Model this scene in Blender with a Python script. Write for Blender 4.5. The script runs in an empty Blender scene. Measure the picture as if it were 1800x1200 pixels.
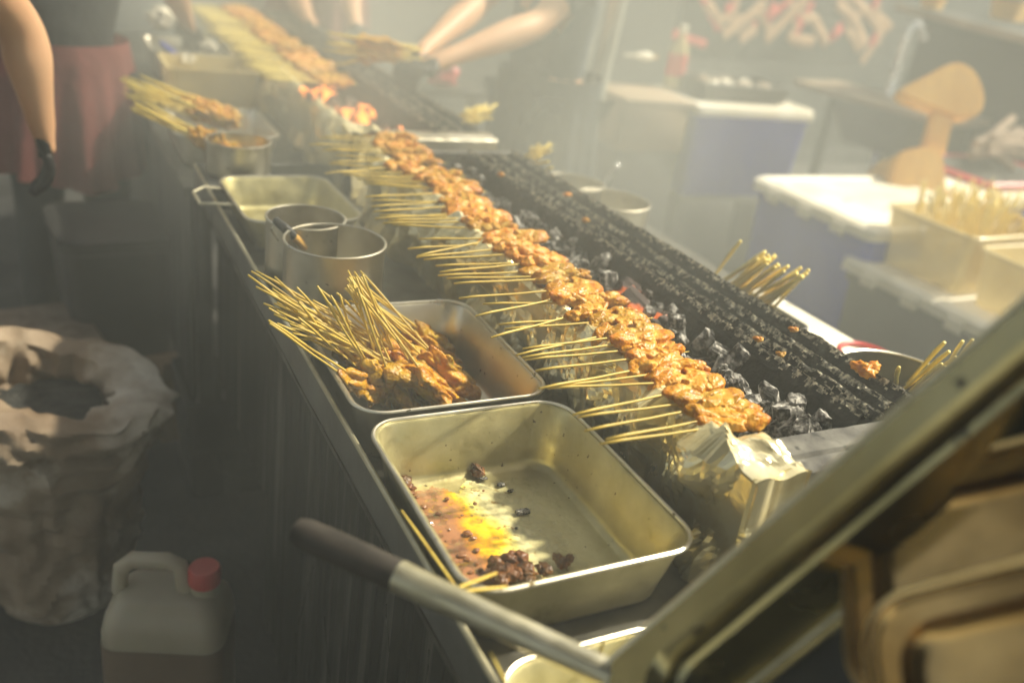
import bpy, bmesh, math, random
from mathutils import Vector, Matrix, noise
random.seed(7)
S = bpy.context.scene
COL = S.collection
PI = math.pi
# ------------------------------------------------------------------ camera
CZ = 1.481
R_ = Vector((0.89078139, -0.43524895, 0.13064021))
U_ = Vector((0.07935181, 0.43204333, 0.89835508))
F_ = Vector((0.44745034, 0.78987145, -0.41939395))
FP = 1620.0
cd = bpy.data.cameras.new("camera")
cam = bpy.data.objects.new("camera", cd)
COL.objects.link(cam)
m = Matrix((R_, U_, -F_)).transposed().to_4x4()
m.translation = Vector((0, 0, CZ))
cam.matrix_world = m
cd.sensor_width = 36
cd.lens = FP / 1800 * 36
cd.clip_start = 0.02
cd.clip_end = 200
cd.dof.use_dof = True
cd.dof.focus_distance = 1.2
cd.dof.aperture_fstop = 2.1
S.camera = cam
# ------------------------------------------------------------------ world and sun
SUN = Vector((0.137, -0.010, 0.150)).normalized()
w = bpy.data.worlds.new("World"); S.world = w; w.use_nodes = True
wn = w.node_tree
sky = wn.nodes.new("ShaderNodeTexSky")
sky.sky_type = 'NISHITA'; sky.sun_disc = False
sky.sun_elevation = math.asin(SUN.z)
sky.sun_rotation = math.atan2(SUN.x, SUN.y)
sky.dust_density = 5.0; sky.air_density = 1.0; sky.ozone_density = 0.6
bg = wn.nodes["Background"]; bg.inputs[1].default_value = 0.05
wn.links.new(sky.outputs[0], bg.inputs[0])
sd = bpy.data.lights.new("sun", 'SUN'); sd.energy = 4.3; sd.angle = math.radians(2.0)
sd.color = (1.0, 0.92, 0.72)
so = bpy.data.objects.new("sun", sd); COL.objects.link(so)
so.rotation_euler = SUN.to_track_quat('Z', 'Y').to_euler()
so.location = SUN * 20
S.view_settings.view_transform = 'Standard'
S.view_settings.look = 'None'
S.view_settings.gamma = 1
S.view_settings.exposure = 1.2
S.cycles.use_denoising = True
S.cycles.max_bounces = 8
S.cycles.volume_bounces = 1
S.cycles.sample_clamp_indirect = 4
S.cycles.caustics_reflective = False
S.cycles.caustics_refractive = False

# ------------------------------------------------------------------ placing helpers
def ray(x, y):
    return R_ * ((x - 900) / FP) - U_ * ((y - 600) / FP) + F_
O_ = Vector((0, 0, CZ))
def at(x, y, z):            # point on the level plane z
    d = ray(x, y); return O_ + d * ((z - CZ) / d.z)
def aty(x, y, Y):           # point on the upright plane y = Y
    d = ray(x, y); return O_ + d * (Y / d.y)
def atk(x, y, k):           # point at depth k
    return O_ + ray(x, y) * k

# ------------------------------------------------------------------ materials
def mat(name, col=(.5, .5, .5), rough=.6, metal=0, **k):
    m = bpy.data.materials.new(name); m.use_nodes = True
    nt = m.node_tree; b = nt.nodes["Principled BSDF"]
    b.inputs["Base Color"].default_value = (*col, 1)
    b.inputs["Roughness"].default_value = rough
    b.inputs["Metallic"].default_value = metal
    for a, v in k.get("p", {}).items(): b.inputs[a].default_value = v
    tc = nt.nodes.new("ShaderNodeTexCoord")
    def nz(scale, detail=4, vec=None, rough_=.55, stretch=None):
        n = nt.nodes.new("ShaderNodeTexNoise")
        n.inputs["Scale"].default_value = scale; n.inputs["Detail"].default_value = detail
        n.inputs["Roughness"].default_value = rough_
        src = tc.outputs["Object"]
        if stretch:
            mp = nt.nodes.new("ShaderNodeMapping"); mp.inputs["Scale"].default_value = stretch
            nt.links.new(src, mp.inputs[0]); src = mp.outputs[0]
        nt.links.new(src, n.inputs["Vector"]); return n.outputs["Fac"]
    def ramp(src, pts):
        r = nt.nodes.new("ShaderNodeValToRGB"); e = r.color_ramp.elements
        e[0].position, e[0].color = pts[0][0], (*pts[0][1], 1)
        e[1].position, e[1].color = pts[-1][0], (*pts[-1][1], 1)
        for q, c in pts[1:-1]:
            x = e.new(q); x.color = (*c, 1)
        nt.links.new(src, r.inputs[0]); return r.outputs[0]
    if "ramp" in k:
        sc, pts = k["ramp"][0], k["ramp"][1]
        c = ramp(nz(sc, 6, stretch=k.get("stretch")), pts)
        nt.links.new(c, b.inputs["Base Color"])
    if "rr" in k:       # roughness variation
        sc, a, c_ = k["rr"]
        mr = nt.nodes.new("ShaderNodeMapRange")
        mr.inputs[1].default_value = .3; mr.inputs[2].default_value = .7
        mr.inputs[3].default_value = a; mr.inputs[4].default_value = c_
        nt.links.new(nz(sc, 5, stretch=k.get("stretch")), mr.inputs[0])
        nt.links.new(mr.outputs[0], b.inputs["Roughness"])
    if "bump" in k:
        sc, st, ds = k["bump"]
        bp = nt.nodes.new("ShaderNodeBump"); bp.inputs["Strength"].default_value = st
        bp.inputs["Distance"].default_value = ds
        nt.links.new(nz(sc, 6, stretch=k.get("bstretch")), bp.inputs["Height"])
        nt.links.new(bp.outputs[0], b.inputs["Normal"])
    m["h"] = 1
    return m
def specks(m, scale, col, lo, hi):
    nt = m.node_tree; b = nt.nodes["Principled BSDF"]; src = b.inputs["Base Color"].links[0].from_socket
    tc = nt.nodes.new("ShaderNodeTexCoord"); n = nt.nodes.new("ShaderNodeTexNoise"); n.inputs["Scale"].default_value = scale; n.inputs["Detail"].default_value = 2
    nt.links.new(tc.outputs["Object"], n.inputs["Vector"])
    r = nt.nodes.new("ShaderNodeMapRange"); r.inputs[1].default_value = lo; r.inputs[2].default_value = hi; nt.links.new(n.outputs["Fac"], r.inputs[0])
    x = nt.nodes.new("ShaderNodeMix"); x.data_type = 'RGBA'; nt.links.new(r.outputs[0], x.inputs[0]); nt.links.new(src, x.inputs[6]); x.inputs[7].default_value = (*col, 1)
    nt.links.new(x.outputs[2], b.inputs["Base Color"])
def nodes(m): return m.node_tree, m.node_tree.nodes["Principled BSDF"]

M = {}
M['steel'] = mat('stainless_steel', (.62, .58, .46), .32, 1, ramp=(9, [(.3, (.46, .42, .31)), (.5, (.62, .58, .47)), (.75, (.70, .67, .56))]), rr=(14, .24, .46), bump=(60, .12, .002))
M['pan'] = mat('oiled_steel', (.6, .55, .4), .38, .82, ramp=(16, [(.28, (.27, .23, .09)), (.42, (.48, .43, .21)), (.7, (.62, .57, .32))]), rr=(30, .3, .6), bump=(180, .3, .0012))
M['warm_reflect'] = mat('steel_painted_warm_reflection', (.5, .38, .22), .18, 1, ramp=(5, [(.3, (.14, .08, .03)), (.46, (.40, .24, .08)), (.62, (.80, .52, .20))]), rr=(8, .08, .2), bump=(12, .12, .004))  # orange reflections of the surroundings put into the steel colour
M['bodysteel'] = mat('steel_painted_gold_reflection', (.45, .42, .31), .25, .9, ramp=(4, [(.3, (.32, .27, .12)), (.5, (.56, .48, .24)), (.8, (.80, .71, .40))]), rr=(7, .14, .32), bump=(14, .2, .006))  # golden reflections painted into the mottled steel colour
M['glint_rim'] = mat('painted_glint_rim', (.85, .62, .28), .28, .9, ramp=(8, [(.3, (.62, .40, .14)), (.7, (.95, .74, .38))]))  # bright warm streaks along the tray rims painted as colour
M['tube'] = mat('satin_steel', (.60, .57, .45), .42, .92, ramp=(12, [(.3, (.50, .46, .30)), (.7, (.74, .70, .54))]), rr=(40, .34, .58), bump=(160, .15, .001))
M['grip'] = mat('black_grip', (.03, .028, .024), .5, 0, ramp=(20, [(.3, (.018, .016, .014)), (.7, (.07, .06, .05))]), stretch=(1, 1, .2), rr=(30, .35, .7), bump=(90, .4, .001))
M['dark'] = mat('dark_metal', (.05, .052, .05), .5, .4, ramp=(7, [(.3, (.03, .03, .028)), (.7, (.075, .075, .068))]), rr=(9, .35, .65), bump=(40, .3, .003))
M['table'] = mat('table_steel', (.16, .16, .14), .4, .8, ramp=(8, [(.3, (.06, .06, .05)), (.6, (.16, .155, .13)), (.8, (.24, .23, .19))]), rr=(20, .3, .6), bump=(60, .3, .002))
M['flange'] = mat('greasy_flange', (.17, .17, .15), .5, .5, ramp=(10, [(.3, (.11, .11, .1)), (.7, (.2, .2, .18))]), rr=(9, .4, .6), bump=(50, .3, .002))
M['panel'] = mat('scratched_panel', (.06, .06, .055), .6, .1, ramp=(30, [(.3, (.012, .012, .012)), (.56, (.035, .035, .032)), (.68, (.17, .16, .13))]), stretch=(1, 1, .04), rr=(12, .4, .7), bump=(60, .5, .003), bstretch=(1, 1, .06))
M['soot'] = mat('sooty_iron', (.03, .03, .03), .75, .2, ramp=(40, [(.35, (.016, .016, .017)), (.6, (.045, .045, .043)), (.75, (.13, .125, .115))]), bump=(140, .8, .003))
M['grate'] = mat('crusted_grate', (.06, .06, .055), .6, .1, ramp=(150, [(.34, (.03, .03, .027)), (.45, (.12, .11, .085)), (.54, (.38, .34, .25)), (.64, (.74, .67, .48))]), rr=(120, .25, .8), bump=(260, 1, .004))
M['ledge'] = mat('ash_grey_ledge', (.17, .165, .15), .8, .0, ramp=(28, [(.3, (.03, .028, .025)), (.5, (.085, .082, .072)), (.75, (.17, .165, .14))]), bump=(120, .6, .002))
M['foil'] = mat('foil_grease_and_reflection', (.86, .78, .56), .2, .55, ramp=(14, [(.3, (.66, .50, .20)), (.5, (.88, .76, .42)), (.8, (.94, .88, .64))]), rr=(18, .12, .28), bump=(60, .3, .003))  # grease tint plus golden reflection put into the foil colour
M['coal'] = mat('charcoal', (.03, .03, .03), .85, 0, ramp=(85, [(.34, (.012, .012, .012)), (.46, (.05, .047, .042)), (.54, (.24, .23, .21)), (.64, (.55, .53, .48))]), bump=(240, .9, .003))
M['ash'] = mat('ash_bed', (.08, .078, .073), .95, 0, ramp=(45, [(.35, (.018, .018, .018)), (.6, (.06, .058, .053)), (.75, (.2, .19, .18))]), bump=(110, 1, .006))
M['bamboo'] = mat('bamboo', (.60, .42, .10), .45, 0, ramp=(60, [(.3, (.52, .35, .06)), (.6, (.70, .52, .10)), (.8, (.78, .62, .18))]), stretch=(.06, 1, 1), bump=(300, .3, .0006))
M['bamboo2'] = mat('lightened_bamboo', (.74, .60, .2), .5, 0, ramp=(60, [(.3, (.72, .54, .10)), (.7, (.86, .70, .20))]), stretch=(.06, 1, 1))  # bamboo with brighter colour to light up dim far and shaded sticks
def meat_mat(n, pts, sub=.15):
    m = mat(n, pts[1][1], .38, 0, ramp=(55, pts), rr=(90, .26, .6), bump=(240, .7, .0016))
    nt, b = nodes(m); b.inputs['Specular IOR Level'].default_value = .35
    src = b.inputs["Base Color"].links[0].from_socket      # every piece of meat a little different
    oi = nt.nodes.new("ShaderNodeObjectInfo"); hs = nt.nodes.new("ShaderNodeHueSaturation")
    h_ = nt.nodes.new("ShaderNodeMapRange"); h_.inputs[3].default_value = .498; h_.inputs[4].default_value = .520; hs.inputs['Saturation'].default_value = 1.06
    v_ = nt.nodes.new("ShaderNodeMapRange"); v_.inputs[3].default_value = 1.0; v_.inputs[4].default_value = .66
    nt.links.new(oi.outputs["Random"], h_.inputs[0]); nt.links.new(oi.outputs["Random"], v_.inputs[0])
    nt.links.new(h_.outputs[0], hs.inputs["Hue"]); nt.links.new(v_.outputs[0], hs.inputs["Value"])
    nt.links.new(src, hs.inputs["Color"]); nt.links.new(hs.outputs[0], b.inputs["Base Color"])
    b.inputs["Subsurface Weight"].default_value = sub
    b.inputs["Subsurface Radius"].default_value = (.006, .002, .001)
    b.inputs["Subsurface Scale"].default_value = 1
    b.inputs["Coat Weight"].default_value = .12; b.inputs["Coat Roughness"].default_value = .25
    return m
M['meat'] = meat_mat('raw_marinated_meat', [(.3, (.34, .09, .010)), (.43, (.54, .19, .022)), (.56, (.68, .31, .05)), (.75, (.82, .52, .15))])
M['meat2'] = meat_mat('dark_marinated_meat', [(.3, (.32, .10, .012)), (.47, (.56, .24, .03)), (.6, (.70, .36, .055)), (.75, (.80, .52, .12))])
M['scrap'] = meat_mat('scrap_meat', [(.3, (.05, .02, .01)), (.47, (.13, .05, .02)), (.6, (.26, .10, .03)), (.75, (.4, .2, .07))], .03)
M['concrete'] = mat('concrete', (.09, .088, .08), .8, 0, ramp=(3, [(.3, (.012, .012, .012)), (.55, (.028, .027, .025)), (.75, (.06, .056, .05))]), rr=(5, .5, .9), bump=(60, .5, .004))
M['wall'] = mat('dark_wall', (.04, .042, .04), .85, 0, ramp=(2, [(.3, (.02, .022, .022)), (.7, (.05, .05, .047))]), bump=(30, .3, .004))
M['wood'] = mat('honey_wood', (.7, .42, .12), .5, 0, ramp=(7, [(.3, (.66, .34, .06)), (.7, (.86, .52, .13))]), stretch=(1, 1, .12), bump=(60, .3, .002))
M['woodgrey'] = mat('worn_wood', (.30, .22, .14), .6, 0, ramp=(7, [(.3, (.2, .15, .1)), (.7, (.4, .3, .19))]), stretch=(.12, 1, 1), bump=(60, .3, .002))
M['blue'] = mat('blue_plastic', (.04, .075, .34), .45, 0, ramp=(4, [(.3, (.015, .04, .42)), (.7, (.03, .07, .56))]), bump=(20, .2, .003))
M['white'] = mat('white_plastic', (.78, .74, .60), .5, 0, ramp=(6, [(.3, (.66, .60, .44)), (.7, (.84, .80, .68))]), bump=(30, .2, .003))
M['clear'] = mat('clear_plastic', (.80, .72, .45), .3, 0, p={"Transmission Weight": .0, "Alpha": .62}, ramp=(8, [(.3, (.70, .56, .24)), (.7, (.86, .74, .40))]))
M['grey'] = mat('grey_plastic', (.1, .105, .1), .6, 0, ramp=(5, [(.3, (.07, .075, .07)), (.7, (.12, .12, .115))]), bump=(20, .2, .003))
M['black'] = mat('black_plastic', (.02, .02, .02), .5, 0, ramp=(6, [(.3, (.013, .013, .013)), (.7, (.035, .035, .033))]), bump=(20, .2, .003))
M['sack'] = mat('woven_sack', (.42, .36, .25), .75, 0, ramp=(5, [(.3, (.16, .10, .055)), (.5, (.32, .24, .16)), (.68, (.80, .75, .64))]), rr=(8, .5, .8), bump=(140, .5, .003))
M['sackin'] = mat('sack_contents', (.03, .035, .035), .9, 0, ramp=(30, [(.3, (.01, .012, .012)), (.7, (.06, .06, .055))]), bump=(60, 1, .01))
M['can'] = mat('milky_plastic', (.42, .37, .22), .4, 0, ramp=(6, [(.3, (.36, .31, .21)), (.7, (.48, .43, .31))]), p={"Subsurface Weight": .2}, bump=(10, .2, .004))
M['liquid'] = mat('brown_liquid', (.2, .14, .09), .35, 0, ramp=(5, [(.3, (.15, .1, .065)), (.7, (.24, .17, .11))]))
M['red'] = mat('red_plastic', (.55, .03, .03), .4, 0, ramp=(6, [(.3, (.42, .02, .02)), (.7, (.62, .05, .05))]))
M['card'] = mat('cardboard', (.28, .18, .10), .85, 0, ramp=(6, [(.3, (.2, .13, .07)), (.7, (.34, .23, .13))]), bump=(40, .3, .002))
M['skin'] = mat('skin', (.60, .34, .18), .5, 0, ramp=(8, [(.3, (.54, .29, .15)), (.7, (.66, .40, .23))]), p={"Subsurface Weight": .1, "Subsurface Scale": .01}, bump=(60, .1, .001))
M['navy'] = mat('navy_cloth', (.05, .065, .085), .8, 0, ramp=(4, [(.3, (.035, .05, .065)), (.7, (.07, .09, .11))]), bump=(14, .6, .02))
M['blackcloth'] = mat('black_cloth', (.028, .03, .03), .85, 0, ramp=(4, [(.3, (.018, .02, .02)), (.7, (.045, .05, .05))]), bump=(14, .6, .02))
M['maroon'] = mat('maroon_cloth', (.24, .075, .065), .8, 0, ramp=(4, [(.3, (.26, .07, .065)), (.7, (.42, .14, .12))]), bump=(12, .6, .02))
M['glove'] = mat('black_glove', (.015, .016, .016), .25, 0, ramp=(20, [(.3, (.01, .01, .01)), (.7, (.03, .03, .03))]), bump=(60, .8, .006))
M['hair'] = mat('black_hair', (.015, .012, .01), .5, 0, ramp=(80, [(.3, (.008, .007, .006)), (.7, (.03, .025, .02))]), stretch=(1, 1, .1))
M['eye'] = mat('eye_white', (.7, .68, .65), .2, 0, ramp=(6, [(.3, (.66, .64, .6)), (.7, (.74, .72, .7))]))
M['chrome'] = mat('chrome', (.85, .85, .82), .3, .6, rr=(6, .2, .35))
M['tan'] = mat('tan_paint', (.5, .3, .16), .8, 0, ramp=(9, [(.3, (.36, .2, .10)), (.7, (.62, .40, .22))]))
M['redpaint'] = mat('red_paint', (.6, .06, .05), .7, 0, ramp=(9, [(.3, (.52, .04, .03)), (.7, (.70, .10, .07))]))
M['paint'] = mat('pole_paint', (.42, .42, .36), .5, 0, ramp=(6, [(.3, (.32, .32, .27)), (.7, (.48, .48, .41))]), bump=(20, .2, .002))
M['log'] = mat('bark', (.25, .17, .11), .85, 0, ramp=(20, [(.3, (.15, .1, .065)), (.7, (.34, .25, .17))]), bump=(40, .8, .01))
# embers: charcoal that glows in the gaps
for q_ in ('coal', 'grip', 'soot'): nodes(M[q_])[1].inputs['Specular IOR Level'].default_value = .25
specks(M['pan'], 110, (.14, .10, .04), .70, .75); specks(M['steel'], 90, (.14, .11, .06), .70, .74); specks(M['bodysteel'], 60, (.12, .1, .06), .68, .74)
specks(M['ledge'], 50, (.02, .02, .018), .60, .68); specks(M['white'], 14, (.42, .34, .2), .66, .74)
def ember(name, col, st, thr):
    m = mat(name, (.03, .03, .03), .85, 0, ramp=(60, [(.36, (.02, .012, .01)), (.6, (.06, .04, .035)), (.74, (.4, .36, .33))]), bump=(120, .8, .003))
    nt, b = nodes(m)
    n = nt.nodes.new("ShaderNodeTexNoise"); n.inputs["Scale"].default_value = 26; n.inputs["Detail"].default_value = 3
    tc = nt.nodes.new("ShaderNodeTexCoord"); nt.links.new(tc.outputs["Object"], n.inputs["Vector"])
    r = nt.nodes.new("ShaderNodeMapRange"); r.inputs[1].default_value = thr; r.inputs[2].default_value = thr + .18
    r.inputs[3].default_value = 0; r.inputs[4].default_value = st
    nt.links.new(n.outputs["Fac"], r.inputs[0]); nt.links.new(r.outputs[0], b.inputs["Emission Strength"])
    b.inputs["Emission Color"].default_value = (*col, 1)
    return m
M['ember'] = ember('glowing_coal', (1, .2, .04), .9, .5)
M['ember2'] = ember('bright_glowing_coal', (1, .27, .04), 1.7, .40)

# marinade: colour runs from brown sauce through orange oil to thin yellow film (the pale end also paints in sun glare)
def marinade_mat():
    m = mat('marinade', (.3, .15, .08), .14, 0, bump=(60, .35, .0015))
    nt, b = nodes(m); L = nt.links.new
    tc = nt.nodes.new("ShaderNodeTexCoord")
    sp = nt.nodes.new("ShaderNodeSeparateXYZ"); L(tc.outputs["Object"], sp.inputs[0])
    n = nt.nodes.new("ShaderNodeTexNoise"); n.inputs["Scale"].default_value = 22; n.inputs["Detail"].default_value = 6
    L(tc.outputs["Object"], n.inputs["Vector"])
    a = nt.nodes.new("ShaderNodeMath"); a.operation = 'MULTIPLY_ADD'; L(n.outputs["Fac"], a.inputs[0])
    a.inputs[1].default_value = .085; L(sp.outputs[0], a.inputs[2])
    mr = nt.nodes.new("ShaderNodeMapRange"); L(a.outputs[0], mr.inputs[0])
    mr.inputs[1].default_value = .03; mr.inputs[2].default_value = .24
    r = nt.nodes.new("ShaderNodeValToRGB"); L(mr.outputs[0], r.inputs[0]); e = r.color_ramp.elements
    e[0].position = 0; e[0].color = (.28, .12, .05, 1)
    e[1].position = 1; e[1].color = (.86, .78, .40, 1)
    for q, c in [(.36, (.36, .16, .07)), (.41, (.58, .24, .04)), (.45, (.86, .38, .004)), (.50, (.88, .56, .01)), (.55, (.90, .78, .18)), (.62, (.92, .86, .46))]:
        x = e.new(q); x.color = (*c, 1)
    v = nt.nodes.new("ShaderNodeTexNoise"); v.inputs["Scale"].default_value = 130; v.inputs["Detail"].default_value = 3
    L(tc.outputs["Object"], v.inputs["Vector"])
    vr = nt.nodes.new("ShaderNodeMapRange"); L(v.outputs["Fac"], vr.inputs[0])
    vr.inputs[1].default_value = .60; vr.inputs[2].default_value = .66
    mx = nt.nodes.new("ShaderNodeMix"); mx.data_type = 'RGBA'
    L(vr.outputs[0], mx.inputs[0]); L(r.outputs[0], mx.inputs[6]); mx.inputs[7].default_value = (.42, .24, .03, 1)
    L(mx.outputs[2], b.inputs["Base Color"])
    # thin film: alpha falls where the sauce thins out
    ar = nt.nodes.new("ShaderNodeMapRange"); L(mr.outputs[0], ar.inputs[0])
    ar.inputs[1].default_value = .42; ar.inputs[2].default_value = .95; ar.inputs[3].default_value = 1; ar.inputs[4].default_value = .12
    n2 = nt.nodes.new("ShaderNodeTexNoise"); n2.inputs["Scale"].default_value = 75; n2.inputs["Detail"].default_value = 5
    L(tc.outputs["Object"], n2.inputs["Vector"])
    nr = nt.nodes.new("ShaderNodeMapRange"); L(n2.outputs["Fac"], nr.inputs[0])
    nr.inputs[1].default_value = .38; nr.inputs[2].default_value = .6; nr.inputs[3].default_value = .55; nr.inputs[4].default_value = 1.2
    mu = nt.nodes.new("ShaderNodeMath"); mu.operation = 'MULTIPLY'; mu.use_clamp = True
    L(ar.outputs[0], mu.inputs[0]); L(nr.outputs[0], mu.inputs[1]); L(mu.outputs[0], b.inputs["Alpha"])
    return m
M['marinade'] = marinade_mat()

# ------------------------------------------------------------------ mesh helpers
def finish(name, bm, m, parent=None, smooth=True, loc=None):
    bmesh.ops.recalc_face_normals(bm, faces=bm.faces[:])
    me = bpy.data.meshes.new(name); bm.to_mesh(me); bm.free()
    if smooth:
        for p in me.polygons: p.use_smooth = True
        try: me.set_sharp_from_angle(angle=math.radians(40))
        except Exception: pass
    me.materials.append(M[m] if isinstance(m, str) else m)
    o = bpy.data.objects.new(name, me); COL.objects.link(o)
    if parent: o.parent = parent
    if loc is not None: o.location = loc
    return o
def tag(o, label, cat, group=None, kind=None):
    if label: o['label'] = label
    if cat: o['category'] = cat
    if group: o['group'] = group
    if kind: o['kind'] = kind
    return o
def thing(name, label, cat, loc=(0, 0, 0), rotz=0, group=None):
    o = bpy.data.objects.new(name, None); COL.objects.link(o)
    o.location = loc; o.rotation_euler = (0, 0, rotz); o.empty_display_size = .05
    return tag(o, label, cat, group)
def box(bm, x0, x1, y0, y1, z0, z1, bev=0, mtx=None):
    vs = bmesh.ops.create_cube(bm, size=1)['verts']
    for v in vs:
        v.co = Vector(((x0 + x1) / 2 + v.co.x * (x1 - x0), (y0 + y1) / 2 + v.co.y * (y1 - y0), (z0 + z1) / 2 + v.co.z * (z1 - z0)))
    if bev:
        es = list({e for v in vs for e in v.link_edges})
        r = bmesh.ops.bevel(bm, geom=es, offset=bev, segments=2, affect='EDGES', profile=.5)
        vs = list({v for f in r['faces'] for v in f.verts} | {v for v in vs if v.is_valid})
    if mtx is not None:
        for v in vs: v.co = mtx @ v.co
    return vs
def bxo(name, ext, m, parent=None, bev=.003):
    bm = bmesh.new(); box(bm, *ext, bev=bev); return finish(name, bm, m, parent)
def frames(pts, closed=False):
    out = []; n = len(pts); prev = None
    for i in range(n):
        if closed: t = (pts[(i + 1) % n] - pts[i - 1]).normalized()
        else: t = (pts[min(i + 1, n - 1)] - pts[max(i - 1, 0)]).normalized()
        if prev is None:
            a = Vector((0, 0, 1)) if abs(t.z) < .9 else Vector((1, 0, 0))
            nrm = (a - t * a.dot(t)).normalized()
        else: nrm = (prev - t * prev.dot(t)).normalized()
        prev = nrm; out.append((nrm, t.cross(nrm)))
    return out
def tube(bm, pts, r, seg=8, closed=False, caps=True):
    pts = [Vector(p) for p in pts]; fr = frames(pts, closed); rings = []
    for i, p in enumerate(pts):
        rr = r[i] if isinstance(r, (list, tuple)) else r
        a, b = fr[i]
        rings.append([bm.verts.new(p + (a * math.cos(2 * PI * k / seg) + b * math.sin(2 * PI * k / seg)) * rr) for k in range(seg)])
    n = len(rings)
    for i in range(n if closed else n - 1):
        A, B = rings[i], rings[(i + 1) % n]
        for k in range(seg): bm.faces.new((A[k], A[(k + 1) % seg], B[(k + 1) % seg], B[k]))
    if caps and not closed:
        bm.faces.new(rings[0][::-1]); bm.faces.new(rings[-1])
    return rings
def loft(bm, loops, cap0=False, cap1=False):
    R = [[bm.verts.new(p) for p in l] for l in loops]
    for A, B in zip(R, R[1:]):
        n = len(A)
        for k in range(n): bm.faces.new((A[k], A[(k + 1) % n], B[(k + 1) % n], B[k]))
    if cap0: bm.faces.new(R[0][::-1])
    if cap1: bm.faces.new(R[-1])
    return R
def rrect(cx, cy, w, d, r, z, n=7):
    r = min(r, w / 2 - 1e-4, d / 2 - 1e-4); out = []
    for sx, sy, a0 in ((1, 1, 0), (-1, 1, 90), (-1, -1, 180), (1, -1, 270)):
        for i in range(n):
            a = math.radians(a0 + 90 * i / (n - 1))
            out.append(Vector((cx + sx * (w / 2 - r) + r * math.cos(a), cy + sy * (d / 2 - r) + r * math.sin(a), z)))
    return out
def lathe(bm, prof, seg=40, c=(0, 0), cap0=False, cap1=False):
    return loft(bm, [[Vector((c[0] + r * math.cos(2 * PI * k / seg), c[1] + r * math.sin(2 * PI * k / seg), z)) for k in range(seg)] for r, z in prof], cap0, cap1)
def fbm(p, s, o=4): return noise.fractal(Vector(p) * s, 1.0, 2.0, o)
def blob(bm, c, s, sub=3, amp=.2, fr=60, seed=0, rot=None):
    vs = bmesh.ops.create_icosphere(bm, subdivisions=sub, radius=1)['verts']
    for v in vs:
        p = v.co.copy(); k = 1 + amp * noise.noise(p * fr + Vector((seed, seed * 1.7, 3)))
        q = Vector((p.x * s[0], p.y * s[1], p.z * s[2])) * k
        if rot: q = rot @ q
        v.co = q + Vector(c)
    return vs
def copy_tree(root, parent=None):
    c = root.copy(); COL.objects.link(c)
    if parent: c.parent = parent
    for ch in root.children: copy_tree(ch, c)
    return c
def orient(d, roll=0):
    return (Matrix.Rotation(0, 3, 'X') if False else Vector(d).to_track_quat('X', 'Z').to_matrix() @ Matrix.Rotation(roll, 3, 'X'))
def baked(bm, mods):
    me = bpy.data.meshes.new('t'); bm.to_mesh(me); bm.free()
    o = bpy.data.objects.new('t', me); COL.objects.link(o)
    for t, kw in mods:
        x = o.modifiers.new('m', t)
        for a, v in kw.items(): setattr(x, a, v)
    dg = bpy.context.evaluated_depsgraph_get(); dg.update()
    out = bpy.data.meshes.new_from_object(o.evaluated_get(dg))
    bpy.data.objects.remove(o); bpy.data.meshes.remove(me)
    return out
def mesh_obj(name, me, m, parent=None):
    for p in me.polygons: p.use_smooth = True
    me.materials.clear(); me.materials.append(M[m])
    o = bpy.data.objects.new(name, me); COL.objects.link(o)
    if parent: o.parent = parent
    return o

# ------------------------------------------------------------------ setting
bm = bmesh.new()
bmesh.ops.create_grid(bm, x_segments=60, y_segments=60, size=30)
for v in bm.verts: v.co.z = .004 * noise.noise(v.co * .7)
tag(finish('ground', bm, 'concrete'), None, None, kind='structure')
t = thing('building_wall', 'dark plastered wall closing off the back of the stall', 'wall')
bxo('wall_face', (-6, 12, 5.35, 5.5, 0, 3.2), 'wall', t, 0)
bxo('skirting', (-6, 12, 5.335, 5.349, 0.01, .12), 'grey', t, 0)

# added awning, out of view, put in to shade the left foreground
t = thing('added_shade_awning', 'added dark awning out of view, shading the left foreground', 'awning')
bm = bmesh.new(); nx, ny = 30, 24; g = [[bm.verts.new((-1.9 + 3.15 * i / nx, -3 + 4.15 * j / ny, 2.42 + .03 * math.sin(i * .7) * math.sin(j * .9))) for i in range(nx + 1)] for j in range(ny + 1)]
for j in range(ny):
    for i in range(nx): bm.faces.new((g[j][i], g[j][i + 1], g[j + 1][i + 1], g[j + 1][i]))
bmesh.ops.solidify(bm, geom=bm.faces[:], thickness=.004); finish('canvas', bm, 'blackcloth', t)
for x, y in ((-1.85, -2.9), (1.2, -2.9), (-1.85, 1.1)):
    bm = bmesh.new(); tube(bm, [(x, y, 0), (x, y, 2.40)], .025, 12); finish('post', bm, 'paint', t)

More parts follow.
